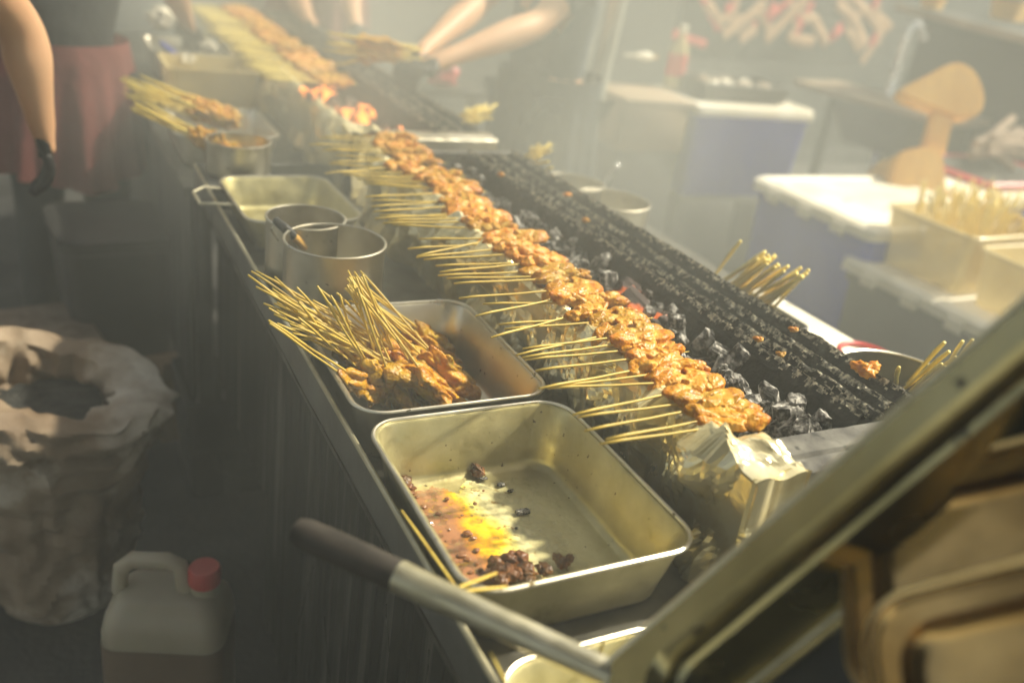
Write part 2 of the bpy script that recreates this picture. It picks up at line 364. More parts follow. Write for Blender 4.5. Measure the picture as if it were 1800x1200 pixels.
# ------------------------------------------------------------------ worktable carrying the trays (trough frame)
TX0, TX1, TY0, TY1 = .325, .635, -.25, 2.12
def table():
    t = thing('work_table', 'long dark steel table holding the trays beside the near grill', 'table')
    bxo('table_top', (TX0 + .002, 1.02, TY0, TY1, .795, .819), 'table', t)
    bxo('front_flange', (TX0 - .004, TX0, TY0, TY1, .822, .872), 'flange', t, 0)
    bm = bmesh.new(); tube(bm, [(TX0 - .002, TY0, .875), (TX0 - .002, TY1, .875)], .0035, 8)
    finish('edge_trim', bm, 'tube', t)
    bm = bmesh.new()
    tube(bm, [(TX0, TY1, .875), (1.0, TY1, .875)], .0035, 8); box(bm, TX0, 1.0, TY1 - .002, TY1 + .002, .815, .872)
    finish('end_flange', bm, 'flange', t)
    # sloping greasy skirt under the flange
    bm = bmesh.new(); n = 60; prev = None
    for i in range(n + 1):
        y = TY0 + (TY1 - TY0) * i / n; wv = .003 * noise.noise(Vector((y * 9, 0, 0)))
        a = [bm.verts.new((TX0 - .006 + wv, y, .822)), bm.verts.new((TX0 + .012 + wv, y, .79)), bm.verts.new((TX0 + .03 + wv, y, .76 + .01 * noise.noise(Vector((y * 7, 4, 0)))))]
        if prev:
            bm.faces.new((prev[0], a[0], a[1], prev[1])); bm.faces.new((prev[1], a[1], a[2], prev[2]))
        prev = a
    bmesh.ops.solidify(bm, geom=bm.faces[:], thickness=.002)
    finish('skirt', bm, 'flange', t)
    # ribbed side panel, near part down to the floor, far part with an open shelf below
    def ribbed(y0, y1, z0, z1):
        bm = bmesh.new(); n = int((y1 - y0) / .006); pr = None
        for i in range(n + 1):
            y = y0 + (y1 - y0) * i / n
            x = .372 + .0035 * math.sin(y * 2 * PI / .032) + .002 * noise.noise(Vector((y * 20, 0, 1)))
            c = [bm.verts.new((x, y, z0 + (z1 - z0) * k / 6)) for k in range(7)]
            if pr:
                for k in range(6): bm.faces.new((pr[k], c[k], c[k + 1], pr[k + 1]))
            pr = c
        bmesh.ops.solidify(bm, geom=bm.faces[:], thickness=.003)
        finish('side_panel', bm, 'panel', t)
    ribbed(TY0, 1.56, .02, .793); ribbed(1.57, TY1, .34, .793)
    bxo('sun_block_panel', (.985, .99, TY0, TY1, .02, .793), 'dark', t, 0)  # added panel that stops sun leaking under the table
    # long pale scratches and cracks across the panel
    rs = random.Random(4)
    for i in range(16):
        bm = bmesh.new()
        y = rs.uniform(.35, 1.3); z = rs.uniform(.1, .7); a = rs.uniform(-.5, .5); L = rs.uniform(.05, .22)
        pts = [Vector((.3672, y + a * L * s + .004 * rs.uniform(-1, 1), z - L * s)) for s in (0, .25, .5, .75, 1)]
        tube(bm, pts, .0009, 4); finish('scratch', bm, 'ledge', t)
    for x, y in ((.40, TY0 + .03), (.98, TY0 + .03), (.40, 1.565), (.98, 1.5), (.40, TY1 - .03), (.98, TY1 - .03)):
        bxo('leg', (x - .018, x + .018, y - .018, y + .018, .0, .794), 'dark', t)
    bxo('lower_shelf', (.4, .98, 1.6, TY1 - .06, .30, .325), 'dark', t)
    return t
table()

# ------------------------------------------------------------------ trays, pots
def tray(name, label, cat, cx, cy, w, d, z0, z1, m='pan', r=.035, rz=0, group=None, parent_loc=None, taper=.012, matx=None, rim_m='steel'):
    t = thing(name, label, cat, (cx, cy, z0), rz, group)
    h = z1 - z0; bm = bmesh.new(); L = []
    wi, di = w - .014, d - .014      # inner opening
    th = .0012
    def lp(k, z, off=0): return rrect(0, 0, wi - 2 * taper * k + off, di - 2 * taper * k + off, max(.006, r - taper * k * .5), z)
    L.append(rrect(0, 0, wi - 2 * taper - .03, di - 2 * taper - .03, max(.005, r - .02), 0))
    for a in range(0, 5):
        q = a / 4 * PI / 2; L.append(rrect(0, 0, wi - 2 * taper - .024 + .024 * math.sin(q) + th, di - 2 * taper - .024 + .024 * math.sin(q) + th, r - .012 * (1 - math.sin(q)), .012 - .012 * math.cos(q)))
    L.append(lp(0, h - .004, 2 * th))
    L.append(rrect(0, 0, w, d, r + .006, h - .004)); L.append(rrect(0, 0, w + .001, d + .001, r + .006, h - .002)); L.append(rrect(0, 0, w - .001, d - .001, r + .006, h - .0005))
    L.append(rrect(0, 0, wi + .004, di + .004, r + .002, h - .0005)); L.append(lp(0, h - .003))
    for a in range(4, -1, -1):
        q = a / 4 * PI / 2; L.append(rrect(0, 0, wi - 2 * taper - .024 + .024 * math.sin(q) - th, di - 2 * taper - .024 + .024 * math.sin(q) - th, r - .012 * (1 - math.sin(q)), .0014 + .012 - .012 * math.cos(q)))
    loft(bm, L, True, True)
    for v in bm.verts:      # dents and hand-worn waviness
        n_ = noise.noise(v.co * 9 + Vector((cx * 7, cy * 5, 0))); v.co.x += .0012 * n_; v.co.y += .0012 * noise.noise(v.co * 8); 
    finish('body', bm, m, t)
    bm = bmesh.new(); tube(bm, rrect(0, 0, w, d, r + .006, h + .0003, 9), .0026, 8, True)
    finish('rim', bm, rim_m, t)
    if matx is not None: t.matrix_world = matx
    return t
tray('steel_tray', 'oily steel tray with spilled marinade, nearest on the table', 'tray', .465, .748, .272, .322, .8205, .905)
tray('steel_tray', 'steel tray heaped with raw skewers, in front of the big pot', 'tray', .465, 1.085, .272, .318, .8205, .905, m='steel')
tk = tray('steel_tray', 'empty shallow steel tray with a wire loop handle, behind the pots', 'tray', .452, 1.782, .225, .29, .8405, .905, rz=.02)
bm = bmesh.new()
tube(bm, [(-.112, .085, .058), (-.15, .083, .062), (-.172, .07, .056), (-.172, -.0, .056), (-.155, -.015, .06), (-.112, -.018, .058)], .003, 6)
finish('loop_handle', bm, 'tube', tk)
def pot(label, cx, cy, dia, z0, z1, m='steel', group=None, name='steel_pot'):
    t = thing(name, label, 'pot', (cx, cy, z0), 0, group)
    r = dia / 2; h = z1 - z0; bm = bmesh.new()
    lathe(bm, [(r * .5, 0), (r * .93, 0), (r * .98, .004), (r, .012), (r, h * .6), (r, h - .002), (r - .0015, h - .002), (r - .0015, .012), (r * .95, .004), (r * .5, .003)], 48, cap0=True, cap1=True)
    finish('body', bm, m, t)
    bm = bmesh.new(); tube(bm, [(r * math.cos(a), r * math.sin(a), h) for a in [2 * PI * k / 48 for k in range(48)]], .0024, 6, True)
    finish('rim', bm, 'steel', t); return t
p = pot('large steel pot with a spatula handle in it, behind the heaped tray', .419, 1.352, .16, .8205, .972)
pot('steel pot tucked behind the large pot with the spatula', .405, 1.478, .132, .8205, .968)
pot('steel pot among far trays, under the tilted bundle of sticks', .403, 2.038, .137, .8785, .953)
pot('open steel pot with vertical shine behind the grate, right of the table', 1.212, 1.757, .175, .7535, .9)
pot('steel pot with a dark ladle in it, behind the grate', 1.186, 1.90, .15, .7535, .9)
# spatula in the big pot
sp = thing('spatula', 'spatula with a black ferrule and orange wooden handle in the large pot', 'spatula')
A0 = at(490, 393, .975); A1 = at(508, 408, .968); A2 = at(542, 440, .93)
A2 = A1 + (A2 - A1).normalized() * .085
d = (A2 - A1).normalized()
bm = bmesh.new(); tube(bm, [A0 - d * .008, A1 - d * .012, A1 + d * .012], [.0065, .008, .0075], 10); finish('ferrule', bm, 'black', sp)
bm = bmesh.new(); tube(bm, [A1 + d * .012, A1 + d * .05, A2 + d * .02], [.0072, .008, .007], 10); finish('handle', bm, 'wood', sp)
bm = bmesh.new(); tube(bm, [A0 - d * .008, A0 - d * .02 + Vector((0, 0, -.02)), A0 + Vector((0, 0, -.03))], .002, 6); finish('hook', bm, 'tube', sp)
# ladle in the far right pot
ld = thing('ladle', 'dark ladle resting in the pot behind the grate', 'ladle')
a = Vector((1.19, 1.90, .79)); b = atk(1085, 292, 2.47)
bm = bmesh.new(); tube(bm, [a, a.lerp(b, .5), b], [.006, .005, .006], 8); finish('handle', bm, 'dark', ld)
bm = bmesh.new(); blob(bm, b, (.008, .008, .008), 2, 0); finish('end_knob', bm, 'chrome', ld)
bm = bmesh.new(); lathe(bm, [(.005, 0), (.03, .006), (.04, .025), (.038, .025), (.028, .008), (.004, .003)], 24, cap0=True, cap1=True)
finish('bowl', bm, 'dark', ld, loc=a - Vector((0, 0, .018)))

# ------------------------------------------------------------------ charcoal grill
_fr = random.Random(11)
FOLD = [(Vector((_fr.gauss(0, 1), _fr.gauss(0, 1), _fr.gauss(0, 1))).normalized(), f, sl) for f, sl in ((7, .5), (9, .45), (13, .45), (17, .6), (24, .65), (33, .65), (47, .6), (70, .55), (105, .45), (150, .3))]
def crumple(p, amp=1.0):
    w_ = Vector((noise.noise(p * 11), noise.noise(p * 11 + Vector((5, 0, 0))), noise.noise(p * 11 + Vector((0, 9, 0))))) * .035
    q = p + w_; v = 0
    for d_, f, sl in FOLD:
        x = (q.dot(d_) * f) % 1.0
        v += sl * (abs(x - .5) * 2 - .5) / f * .5 * max(0, noise.noise(p * f * .35 + d_ * 7) + .55)
    return max(v * amp * 1.25, -.007) + .0025
def foil_sheet(bm, rows, cols, f, n):
    g = [[None] * (cols + 1) for _ in range(rows + 1)]
    for i in range(rows + 1):
        for j in range(cols + 1):
            p = f(i / rows, j / cols); g[i][j] = bm.verts.new(p + n(i / rows, j / cols) * crumple(p))
    for i in range(rows):
        for j in range(cols): bm.faces.new((g[i][j], g[i + 1][j], g[i + 1][j + 1], g[i][j + 1]))
def grill(label, y0, y1, ox=0, near=True):
    t = thing('charcoal_grill', label, 'grill', (ox, 0, 0))
    # left wall wrapped in foil: profile runs from the foot up over the lip and a little inside
    bm = bmesh.new(); L = y1 - y0
    prof = [(.648, .822), (.646, .87), (.643, .92), (.641, .96), (.643, .981), (.652, .987), (.664, .985), (.670, .975), (.671, .955)]
    def pf(u):
        x = u * (len(prof) - 1); i = min(int(x), len(prof) - 2); k = x - i
        return prof[i][0] * (1 - k) + prof[i + 1][0] * k, prof[i][1] * (1 - k) + prof[i + 1][1] * k
    rows = 56 if near else 16; cols = int(L / (.004 if near else .02))
    def fl(i, j):
        x, z = pf(i); return Vector((x, y0 + L * j, z))
    def nl(i, j):
        return Vector((-1, 0, 0)) if i < .5 else Vector((-.3, 0, 1)).normalized() * .5
    foil_sheet(bm, rows, cols, fl, nl)
    # end cap of foil
    fy = y0 - .075
    def fe(i, j):      # over the corner of the ledge: left face, top and front
        a = i * 3
        if a < 1: return Vector((.641, y0 - .075 * j, .822 + .16 * a))
        if a < 2: return Vector((.641 + .075 * (a - 1), y0 - .075 * j, .985 + .003 * math.sin((a - 1) * 9)))
        return Vector((.716, y0 - .075 * j, .983 - .02 * (a - 2)))
    def ne(i, j):
        a = i * 3
        return Vector((-1, 0, 0)) if a < 1 else Vector((0, 0, .7))
    foil_sheet(bm, 66 if near else 15, 16 if near else 5, fe, ne)
    def ff(i, j): return Vector((.641 + .078 * j, fy - .006 * math.sin(j * 7), .822 + .162 * i))
    foil_sheet(bm, 34 if near else 8, 18 if near else 5, ff, lambda i, j: Vector((0, -1, 0)))
    me_f = finish('foil_wrap', bm, 'foil', t, smooth=False)
    # firebox
    bm = bmesh.new()
    box(bm, .665, 1.0, y0 - .04, y1, .823, .86)
    box(bm, .660, .666, y0 - .055, y1, .86, .968)
    box(bm, .985, 1.0, y0 - .0, y1, .86, .955)
    finish('firebox', bm, 'soot', t)
    # inner fire trough sloping wall under the grate
    bm = bmesh.new(); n = int(L / .01); pr = None
    pf2 = [(.835, .872), (.845, .905), (.855, .945), (.862, .972)]
    for i in range(n + 1):
        y = y0 + L * i / n
        c = [bm.verts.new((x + .002 * noise.noise(Vector((y * 30, x * 90, 0))), y, z + .002 * noise.noise(Vector((y * 24, 5, x * 80))))) for x, z in pf2]
        if pr:
            for k in range(3): bm.faces.new((pr[k], c[k], c[k + 1], pr[k + 1]))
        pr = c
    bmesh.ops.solidify(bm, geom=bm.faces[:], thickness=-.004)
    finish('inner_wall', bm, 'soot', t)
    # four crusted bars of the grate
    for b in range(4):
        xc = .872 + b * .037; zc = .968 + (.006 if b in (0, 3) else 0)
        bm = bmesh.new(); n = int(L / (.0035 if near else .014)); pr = None; K = 14 if near else 7
        for i in range(n + 1):
            y = y0 + .002 + (L - .004) * i / n; ring = []
            for k in range(K + 1):
                a = PI * (k / K); w_ = .0085
                x = xc - w_ * math.cos(a); z = zc + .017 * (1 - abs(math.cos(a))) - .002
                p = Vector((x, y, z))
                e = .0014 * noise.fractal(Vector((p.x * 200, p.y * 60, p.z * 200)), 1, 2, 4) + .0022 * noise.noise(p * 22) + .0016 * abs(noise.noise(p * 420))
                ring.append(bm.verts.new((x + e * .5 * math.cos(a) * -1, y + .0015 * noise.noise(p * 90), z + e * math.sin(a))))
            ring.append(bm.verts.new((xc + .0085, y, zc - .016))); ring.append(bm.verts.new((xc - .0085, y, zc - .016)))
            if pr:
                q = len(ring)
                for k in range(q): bm.faces.new((pr[k], pr[(k + 1) % q], ring[(k + 1) % q], ring[k]))
            pr = ring
        finish('grate_bar', bm, 'soot', t)
        # ashy crust flaking along the crest of the bar
        bm = bmesh.new(); n2 = int(L / (.0022 if near else .012)); K2 = 8; g2 = []
        for i in range(n2 + 1):
            y = y0 + .004 + (L - .008) * i / n2; wv = .003 * noise.noise(Vector((y * 22, b, 4)))
            row = []
            for k in range(K2 + 1):
                u = (k / K2 - .5) * 2; p = Vector((xc + wv + u * .0085, y, zc + .0150 - abs(u) * .010))
                row.append((p, noise.fractal(Vector((p.x * 210, y * 70, b * 9)), 1, 2, 4)))
            g2.append([bm.verts.new(p + Vector((0, .001 * q, 0.0018 + .0018 * q + .0022 * noise.noise(p * 22)))) for p, q in row])
        for i in range(n2):
            for k in range(K2):
                y = y0 + L * i / n2; u = abs(k + .5 - K2 / 2) / (K2 / 2)
                if noise.fractal(Vector((k * .42, y * 75, b * 7.3)), 1, 2, 4) + .42 - u * .75 > 0: bm.faces.new((g2[i][k], g2[i][k + 1], g2[i + 1][k + 1], g2[i + 1][k]))
        bmesh.ops.delete(bm, geom=[v for v in bm.verts if not v.link_faces], context='VERTS')
        finish('crust', bm, 'grate', t, smooth=False)
    bxo('gap_shade_plate', (.858, .984, y0 + .003, y1 - .022, .947, .951), 'soot', t, 0)  # added dark plate, keeps light out of the gaps between bars
    bm = bmesh.new()
    for y in [y0 + .25 + k * .3 for k in range(int(L / .3))]: box(bm, .856, .998, y - .006, y + .006, .936, .946)
    finish('cross_bar', bm, 'soot', t)
    # front end ledge, a channel with a groove
    bm = bmesh.new()
    prl = [(y0 - .064, .90), (y0 - .064, .972), (y0 - .060, .976), (y0 - .044, .977), (y0 - .041, .973), (y0 - .037, .979), (y0 - .004, .980), (y0, .976), (y0, .9)]
    n = 50; pr = None
    for i in range(n + 1):
        x = .664 + .348 * i / n
        c = [bm.verts.new((x, y, z + .0015 * noise.noise(Vector((x * 40, y * 60, 0))))) for y, z in prl]
        if pr:
            for k in range(len(c) - 1): bm.faces.new((pr[k], c[k], c[k + 1], pr[k + 1]))
        else: first = c
        pr = c
    bm.faces.new(first); bm.faces.new(pr[::-1])
    finish('end_ledge', bm, 'ledge' if near else 'steel', t)
    bm = bmesh.new(); box(bm, .652, 1.0, y1, y1 + .012, .86, .982, .002); box(bm, .70, 1.0, y1 - .02, y1, .976, .984, .002)
    finish('far_plate', bm, 'ledge', t)
    bm = bmesh.new()
    for x in (.68, .97):
        for y in (y0 + .02, y1 - .05): box(bm, x - .02, x + .02, y - .02, y + .02, .8195, .823)
    finish('foot', bm, 'soot', t)
    return t
grill('long charcoal grill wrapped in foil, nearest, full of meat skewers', .656, 1.865)
grill('smoky charcoal grill farther back with glowing red coals', 2.06, 4.0, near=False)

def ashbed(y0, y1, nm):
    bm = bmesh.new(); nx = 20; ny = int((y1 - y0) / .01); g = []
    for j in range(ny + 1):
        row = []
        for i in range(nx + 1):
            x = .664 + .175 * i / nx; y = y0 + (y1 - y0) * j / ny
            row.append(bm.verts.new((x, y, .912 + .016 * noise.noise(Vector((x * 22, y * 22, 0))) + .006 * noise.noise(Vector((x * 90, y * 90, 3))))))
        g.append(row)
    for j in range(ny):
        for i in range(nx): bm.faces.new((g[j][i], g[j][i + 1], g[j + 1][i + 1], g[j + 1][i]))
    o = finish('ash', bm, 'ash'); tag(o, nm, 'ash', kind='stuff')
ashbed(.658, 1.863, 'grey ash bed in the near grill trough')
ashbed(2.062, 3.99, 'ash bed in the far grill trough')
# charcoal lumps
def coal_mesh(i, m='coal'):
    rs = random.Random(50 + i); bm = bmesh.new()
    if i % 3 == 0:   # a length of split branch
        pts = []; n = 14
        for k in range(10):
            a = 2 * PI * k / 10; rr = .013 * rs.uniform(.7, 1.2)
            for s in (-1, -.3, .4, 1): pts.append(Vector((s * .028 + rs.uniform(-.003, .003), rr * math.cos(a), rr * math.sin(a) * .8)))
    else:
        pts = [Vector((rs.gauss(0, 1), rs.gauss(0, 1), rs.gauss(0, 1))).normalized() * rs.uniform(.75, 1.1) for _ in range(22)]
        pts = [Vector((p.x * .024, p.y * .017, p.z * .014)) for p in pts]
    for p in pts: bm.verts.new(p)
    r = bmesh.ops.convex_hull(bm, input=bm.verts[:])
    bmesh.ops.delete(bm, geom=list({g for g in r['geom_interior'] + r['geom_unused'] if isinstance(g, bmesh.types.BMVert) and g.is_valid}), context='VERTS')
    bmesh.ops.triangulate(bm, faces=bm.faces[:])
    bmesh.ops.subdivide_edges(bm, edges=bm.edges[:], cuts=3, use_grid_fill=True)
    for v in bm.verts: v.co += v.co.normalized() * (.0022 * noise.noise(v.co * 90 + Vector((i, 0, 0))) + .0016 * noise.noise(v.co * 300))
    me = bpy.data.meshes.new('charcoal_lump'); bmesh.ops.recalc_face_normals(bm, faces=bm.faces[:]); bm.to_mesh(me); bm.free()
    me.materials.append(M[m]); return me
CO = [coal_mesh(i) for i in range(8)]
CE = [coal_mesh(i + 20, 'ember') for i in range(3)]
CB = [coal_mesh(i + 30, 'ember2') for i in range(4)]
def lump(me, p, s, rot, label, group):
    o = bpy.data.objects.new('charcoal_lump', me); COL.objects.link(o)
    o.location = p; o.rotation_euler = rot; o.scale = (s, s, s)
    tag(o, label, 'charcoal', group)
rs = random.Random(3)
for k in range(170):
    y = .67 + 1.18 * (k / 170) ** 1.35 + rs.uniform(-.01, .01)
    x = rs.uniform(.70, .85) if k % 3 == 0 else rs.uniform(.775, .85)
    z = .925 + rs.uniform(-.003, .018) + max(0, x - .78) * .25
    hot = abs(y - 1.02) < .04 and .77 < x < .835
    lump(rs.choice(CE if hot else CO), (x, y, z), rs.uniform(.6, 1.15), [rs.uniform(0, 6) for _ in range(3)],
         'lump of glowing red charcoal under the near skewers' if hot else 'lump of ashy black charcoal in the near grill trough',
         'glowing lumps in the near grill' if hot else 'charcoal lumps in the near grill')
for px_, py_, s, me, rot in [(1135, 520, 1.3, CO[1], (0, .9, 1)), (1172, 548, 1.5, CO[3], (.2, .1, -.5)), (1108, 508, 1.9, CE[0], (0, .3, -.7)), (1405, 722, 1.3, CO[2], (1, .4, .3)),
                         (1285, 622, 1.3, CO[6], (.2, .3, -.7)), (1390, 745, 1.1, CO[4], (.2, 2, 0)), (1060, 478, 1.2, CO[5], (0, 0, .4)), (1430, 750, 1, CO[7], (1, 2, 2)), (1130, 535, 1.6, CE[1], (0, .6, -.9))]:
    q = at(px_, py_, .96)
    lb_ = {1135: 'charcoal piece standing just beyond the red glow in the near grill', 1172: 'largest ash-topped charcoal log right of the red glow', 1405: 'pale ashy charcoal lump nearest the grill end ledge, upper one', 1285: 'grey charcoal piece leaning on the inner grate wall halfway along', 1390: 'charcoal lump touching the end of the nearest meat skewer', 1060: 'charcoal piece by the bright metal strip', 1430: 'charcoal lump in the corner between end ledge and grate'}.get(px_)
    lump(me, q - Vector((0, 0, .008)), s * .8, rot, lb_ or 'lump of glowing red charcoal under the near skewers', 'large charcoal pieces in the near grill' if lb_ else 'glowing lumps in the near grill')
for k in range(80):
    y = 2.09 + rs.random() ** 1.5 * 1.5; x = rs.uniform(.68, .845)
    hot = y < 2.75 and rs.random() < .6
    lump(rs.choice(CB if hot else CO), (x, y, .91 + rs.uniform(0, .03)), rs.uniform(.8, 1.3), [rs.uniform(0, 6) for _ in range(3)],
         'red hot charcoal lump in the far grill' if hot else 'black charcoal lump in the far grill', 'red hot lumps in the far grill' if hot else 'black lumps in the far grill')
# a long burning stick of charcoal at the far grill's near left corner
bm = bmesh.new(); a = at(532, 158, .99); b = at(572, 200, .965); c = at(604, 205, .96)
tube(bm, [a, a.lerp(b, .5), b, c], [.009, .012, .012, .009], 10)
for v in bm.verts: v.co += Vector((1, .5, 1)) * .003 * noise.noise(v.co * 80)
tag(finish('charcoal_stick', bm, 'ember2'), 'long burning orange charcoal stick on the near corner of the far grill', 'charcoal')
t = thing('metal_strip', 'bright flat metal strip lying across the near grill trough', 'strip')
bm = bmesh.new(); q0 = at(975, 437, .955); q1 = at(1052, 436, .955)
d = (q1 - q0).normalized(); n_ = Vector((-d.y, d.x, 0))
vs = [q0 - n_ * .008, q1 - n_ * .010, q1 + n_ * .006 - d * .012, q0 + n_ * .008]
bot = [bm.verts.new(v - Vector((0, 0, .006))) for v in vs]; top = [bm.verts.new(v) for v in vs]
bm.faces.new(top); bm.faces.new(bot[::-1])
for k in range(4): bm.faces.new((bot[k], bot[(k + 1) % 4], top[(k + 1) % 4], top[k]))
finish('plate', bm, 'ledge', t)

# ------------------------------------------------------------------ satay skewers
def meat_mesh(i):
    rs = random.Random(100 + i); bm = bmesh.new()
    L = .086; k = 0
    x = .010
    while x < L - .010:
        ln = rs.uniform(.017, .025)
        rot = Matrix.Rotation(rs.uniform(-.5, .5), 3, 'Z') @ Matrix.Rotation(rs.uniform(-.35, .35), 3, 'Y') @ Matrix.Rotation(rs.uniform(-1, 1), 3, 'X')
        blob(bm, (x, rs.uniform(-.003, .003), rs.uniform(-.001, .003)), (ln, rs.uniform(.0105, .0135), rs.uniform(.0075, .0100)), 4, .45, 1.1, rs.uniform(0, 90), rot)
        if rs.random() < .5:    # a folded-over flap
            rot = Matrix.Rotation(rs.uniform(-1.2, 1.2), 3, 'Z') @ Matrix.Rotation(rs.uniform(-.7, .7), 3, 'Y')
            blob(bm, (x + rs.uniform(-.006, .006), rs.choice((-1, 1)) * rs.uniform(.004, .009), rs.uniform(.001, .006)), (ln * .7, rs.uniform(.005, .007), rs.uniform(.004, .0065)), 3, .4, 1.3, rs.uniform(0, 90), rot)
        x += ln * rs.uniform(.75, 1.0)
    me = baked(bm, [('REMESH', dict(mode='VOXEL', voxel_size=.00135))])
    for v in me.vertices:
        p = v.co; v.co = p + v.normal * (.0009 * noise.fractal(p * 330 + Vector((i, 0, 0)), 1, 2, 3))
    for p in me.polygons: p.use_smooth = True
    me.name = 'meat'
    return me
MM = [meat_mesh(i) for i in range(9)]
MM2 = []
for me in MM[:6]:
    c = me.copy(); c.materials.append(M['meat2']); MM2.append(c)
for me in MM: me.materials.append(M['meat'])
def stick_mesh(L, mt, r=.00165):
    bm = bmesh.new(); n = 8
    rr = [r * (1 + .1 * math.sin(k * 1.3)) for k in range(n + 1)]; rr[0] *= .85; rr[-1] *= .3
    tube(bm, [(L * k / n, .0007 * math.sin(k * .9), .0005 * math.sin(k * 1.7)) for k in range(n + 1)], rr, 7)
    me = bpy.data.meshes.new('stick'); bm.to_mesh(me); bm.free()
    for p in me.polygons: p.use_smooth = True
    me.materials.append(M[mt]); return me
ST = stick_mesh(.232, 'bamboo'); ST2 = stick_mesh(.24, 'bamboo2', .0034); STF = stick_mesh(.25, 'bamboo2', .0027)
ORD = ['first', 'second', 'third', 'fourth', 'fifth', 'sixth', 'seventh', 'eighth', 'ninth', 'tenth', 'eleventh', 'twelfth', 'thirteenth', 'fourteenth', 'fifteenth', 'sixteenth', 'seventeenth', 'eighteenth', 'nineteenth', 'twentieth']
TENS = ['twenty', 'thirty', 'forty', 'fifty', 'sixty']
def ordinal(n):
    if n <= 20: return ORD[n - 1]
    t_, u = divmod(n, 10)
    return {3: 'thirtieth', 4: 'fortieth', 5: 'fiftieth', 6: 'sixtieth', 2: 'twentieth'}[t_] if u == 0 else TENS[t_ - 2] + '-' + ORD[u - 1]
def skewer(tip, d, entry, label, group, meats=MM, st=None, sc=1.0, roll=None, r_=random):
    o = thing('satay_skewer', label, 'skewer', tip, 0, group)
    o.rotation_mode = 'QUATERNION'; o.rotation_quaternion = Vector(d).to_track_quat('X', 'Z')
    s = bpy.data.objects.new('stick', st or ST); COL.objects.link(s); s.parent = o
    q = bpy.data.objects.new('meat', r_.choice(meats)); COL.objects.link(q); q.parent = o
    q.location = (entry, 0, 0); q.rotation_euler = (r_.uniform(-.4, .4) if roll is None else roll, 0, 0); q.scale = (sc, 1.05 * sc, sc)
    return o
ROW = [((1055, 780), (1240, 753)), ((1065, 772), (1232, 741)), ((1028, 757), (1222, 718)), ((1016, 733), (1200, 706)), ((1007, 729), (1195, 690)),
       ((963, 682), (1167, 671)), ((966, 681), (1150, 657)), ((947, 683), (1127, 648)), ((942, 651), (1113, 630)), ((923, 632), (1102, 613)), ((918, 628), (1095, 607)),
       ((908, 624), (1050, 587)), ((919, 613), (1073, 593)), ((863, 593), (1017, 549)), ((887, 578), (1042, 567)), ((877, 570), (1028, 557)), ((836, 555), (993, 524)),
       ((849, 534), (1008, 530)), ((807, 524), (967, 511)), ((798, 498), (950, 493)), ((785, 489), (947, 487)), ((770, 484), (935, 475)), ((773, 478), (930, 466)), ((766, 467), (910, 460)),
       ((745, 456), (893, 447)), ((732, 452), (878, 438)), ((733, 450), (850, 421)), ((717, 437), (862, 425)), ((737, 420), (880, 423)),
       ((690, 395), (830, 400)), ((673, 392), (820, 390)), ((682, 387), (818, 385)), ((659, 384), (790, 376)), ((666, 378), (810, 380)), ((657, 372), (793, 366)), ((653, 363), (785, 352)),
       ((652, 352), (783, 356)), ((643, 346), (765, 341)), ((640, 323), (765, 333)), ((640, 319), (762, 328)), ((628, 315), (758, 325)), ((603, 307), (750, 315)), ((622, 310), (745, 310)),
       ((590, 303), (735, 305)), ((571, 305), (715, 290)), ((577, 288), (710, 298)), ((583, 285), (703, 284)), ((590, 273), (700, 280)), ((567, 264), (690, 268)), ((572, 262), (685, 262)), ((543, 254), (672, 256)), ((563, 243), (668, 249)), ((570, 240), (664, 244))]
for i, (a, b) in enumerate(ROW):
    z0 = .992 + (.004 if i % 3 == 1 else 0)
    A = at(a[0], a[1], z0); B = at(b[0], b[1], .992)
    dd = (B - A).normalized(); e = min(max((B - A).length, .125), .146)
    dd = Vector((dd.x, dd.y * .9, -.015 if i % 2 else .0)).normalized()
    o = skewer(A, dd, e, 'raw meat skewer on the near grill, ' + ordinal(i + 1) + ' counting back from the foil corner', 'skewers laid in a row on the near grill', r_=rs, sc=1.0)
# a charred crumb heap among the row
# far grill row
for i in range(60):
    y = 2.52 + i * .0235 + rs.uniform(-.006, .006)
    g_ = (i // 12)
    A = Vector((.565 + rs.uniform(-.02, .02), y + rs.uniform(-.012, .012), .992 + rs.uniform(0, .006)))
    skewer(A, (1, rs.uniform(-.08, .08), -.01), .15, 'smoky meat skewer on the far grill, ' + ordinal(i + 1) + ' counting back from the glowing coals', 'skewers in a row on the far grill', meats=MM2 + MM, st=STF, r_=rs, sc=1.1)

# heap of skewers in the middle tray : meat inside, sticks fanning up and left
def solve(Mp, px_, py_, L, far=False):
    dr = ray(px_, py_); oc = O_ - Mp
    a = dr.dot(dr); b = 2 * dr.dot(oc); c = oc.dot(oc) - L * L
    D = b * b - 4 * a * c
    if D < 0: return O_ + dr * (-b / (2 * a))
    s = math.sqrt(D); return O_ + dr * ((-b + s) / (2 * a) if far else (-b - s) / (2 * a))
def heap(tips, label_, group, label_by_fan=True, L=.155, meats=MM2, far=False, zs=None, st=None):
    for i_, ((tx, ty), (mx, my), mz) in enumerate(tips):
        label = ('satay skewer in the low left-hand fan of the heaped tray' if tx < 510 else 'satay skewer in the short middle sheaf of the heaped tray' if tx < 600 else 'satay skewer in the steep upright fan of the heaped tray') if label_by_fan else label_
        E = at(mx, my, mz)
        for T in (solve(E, tx, ty, L, far),):
            if T.z < .905: T = at(tx, ty, .91)
        d_ = E - T; e = d_.length; d_.normalize()
        # the meat end sinks towards the tray floor
        skewer(T, d_, e - .004, label, group, meats=meats, r_=rs, sc=.98, st=st, roll=rs.uniform(0, 6))
tips = []
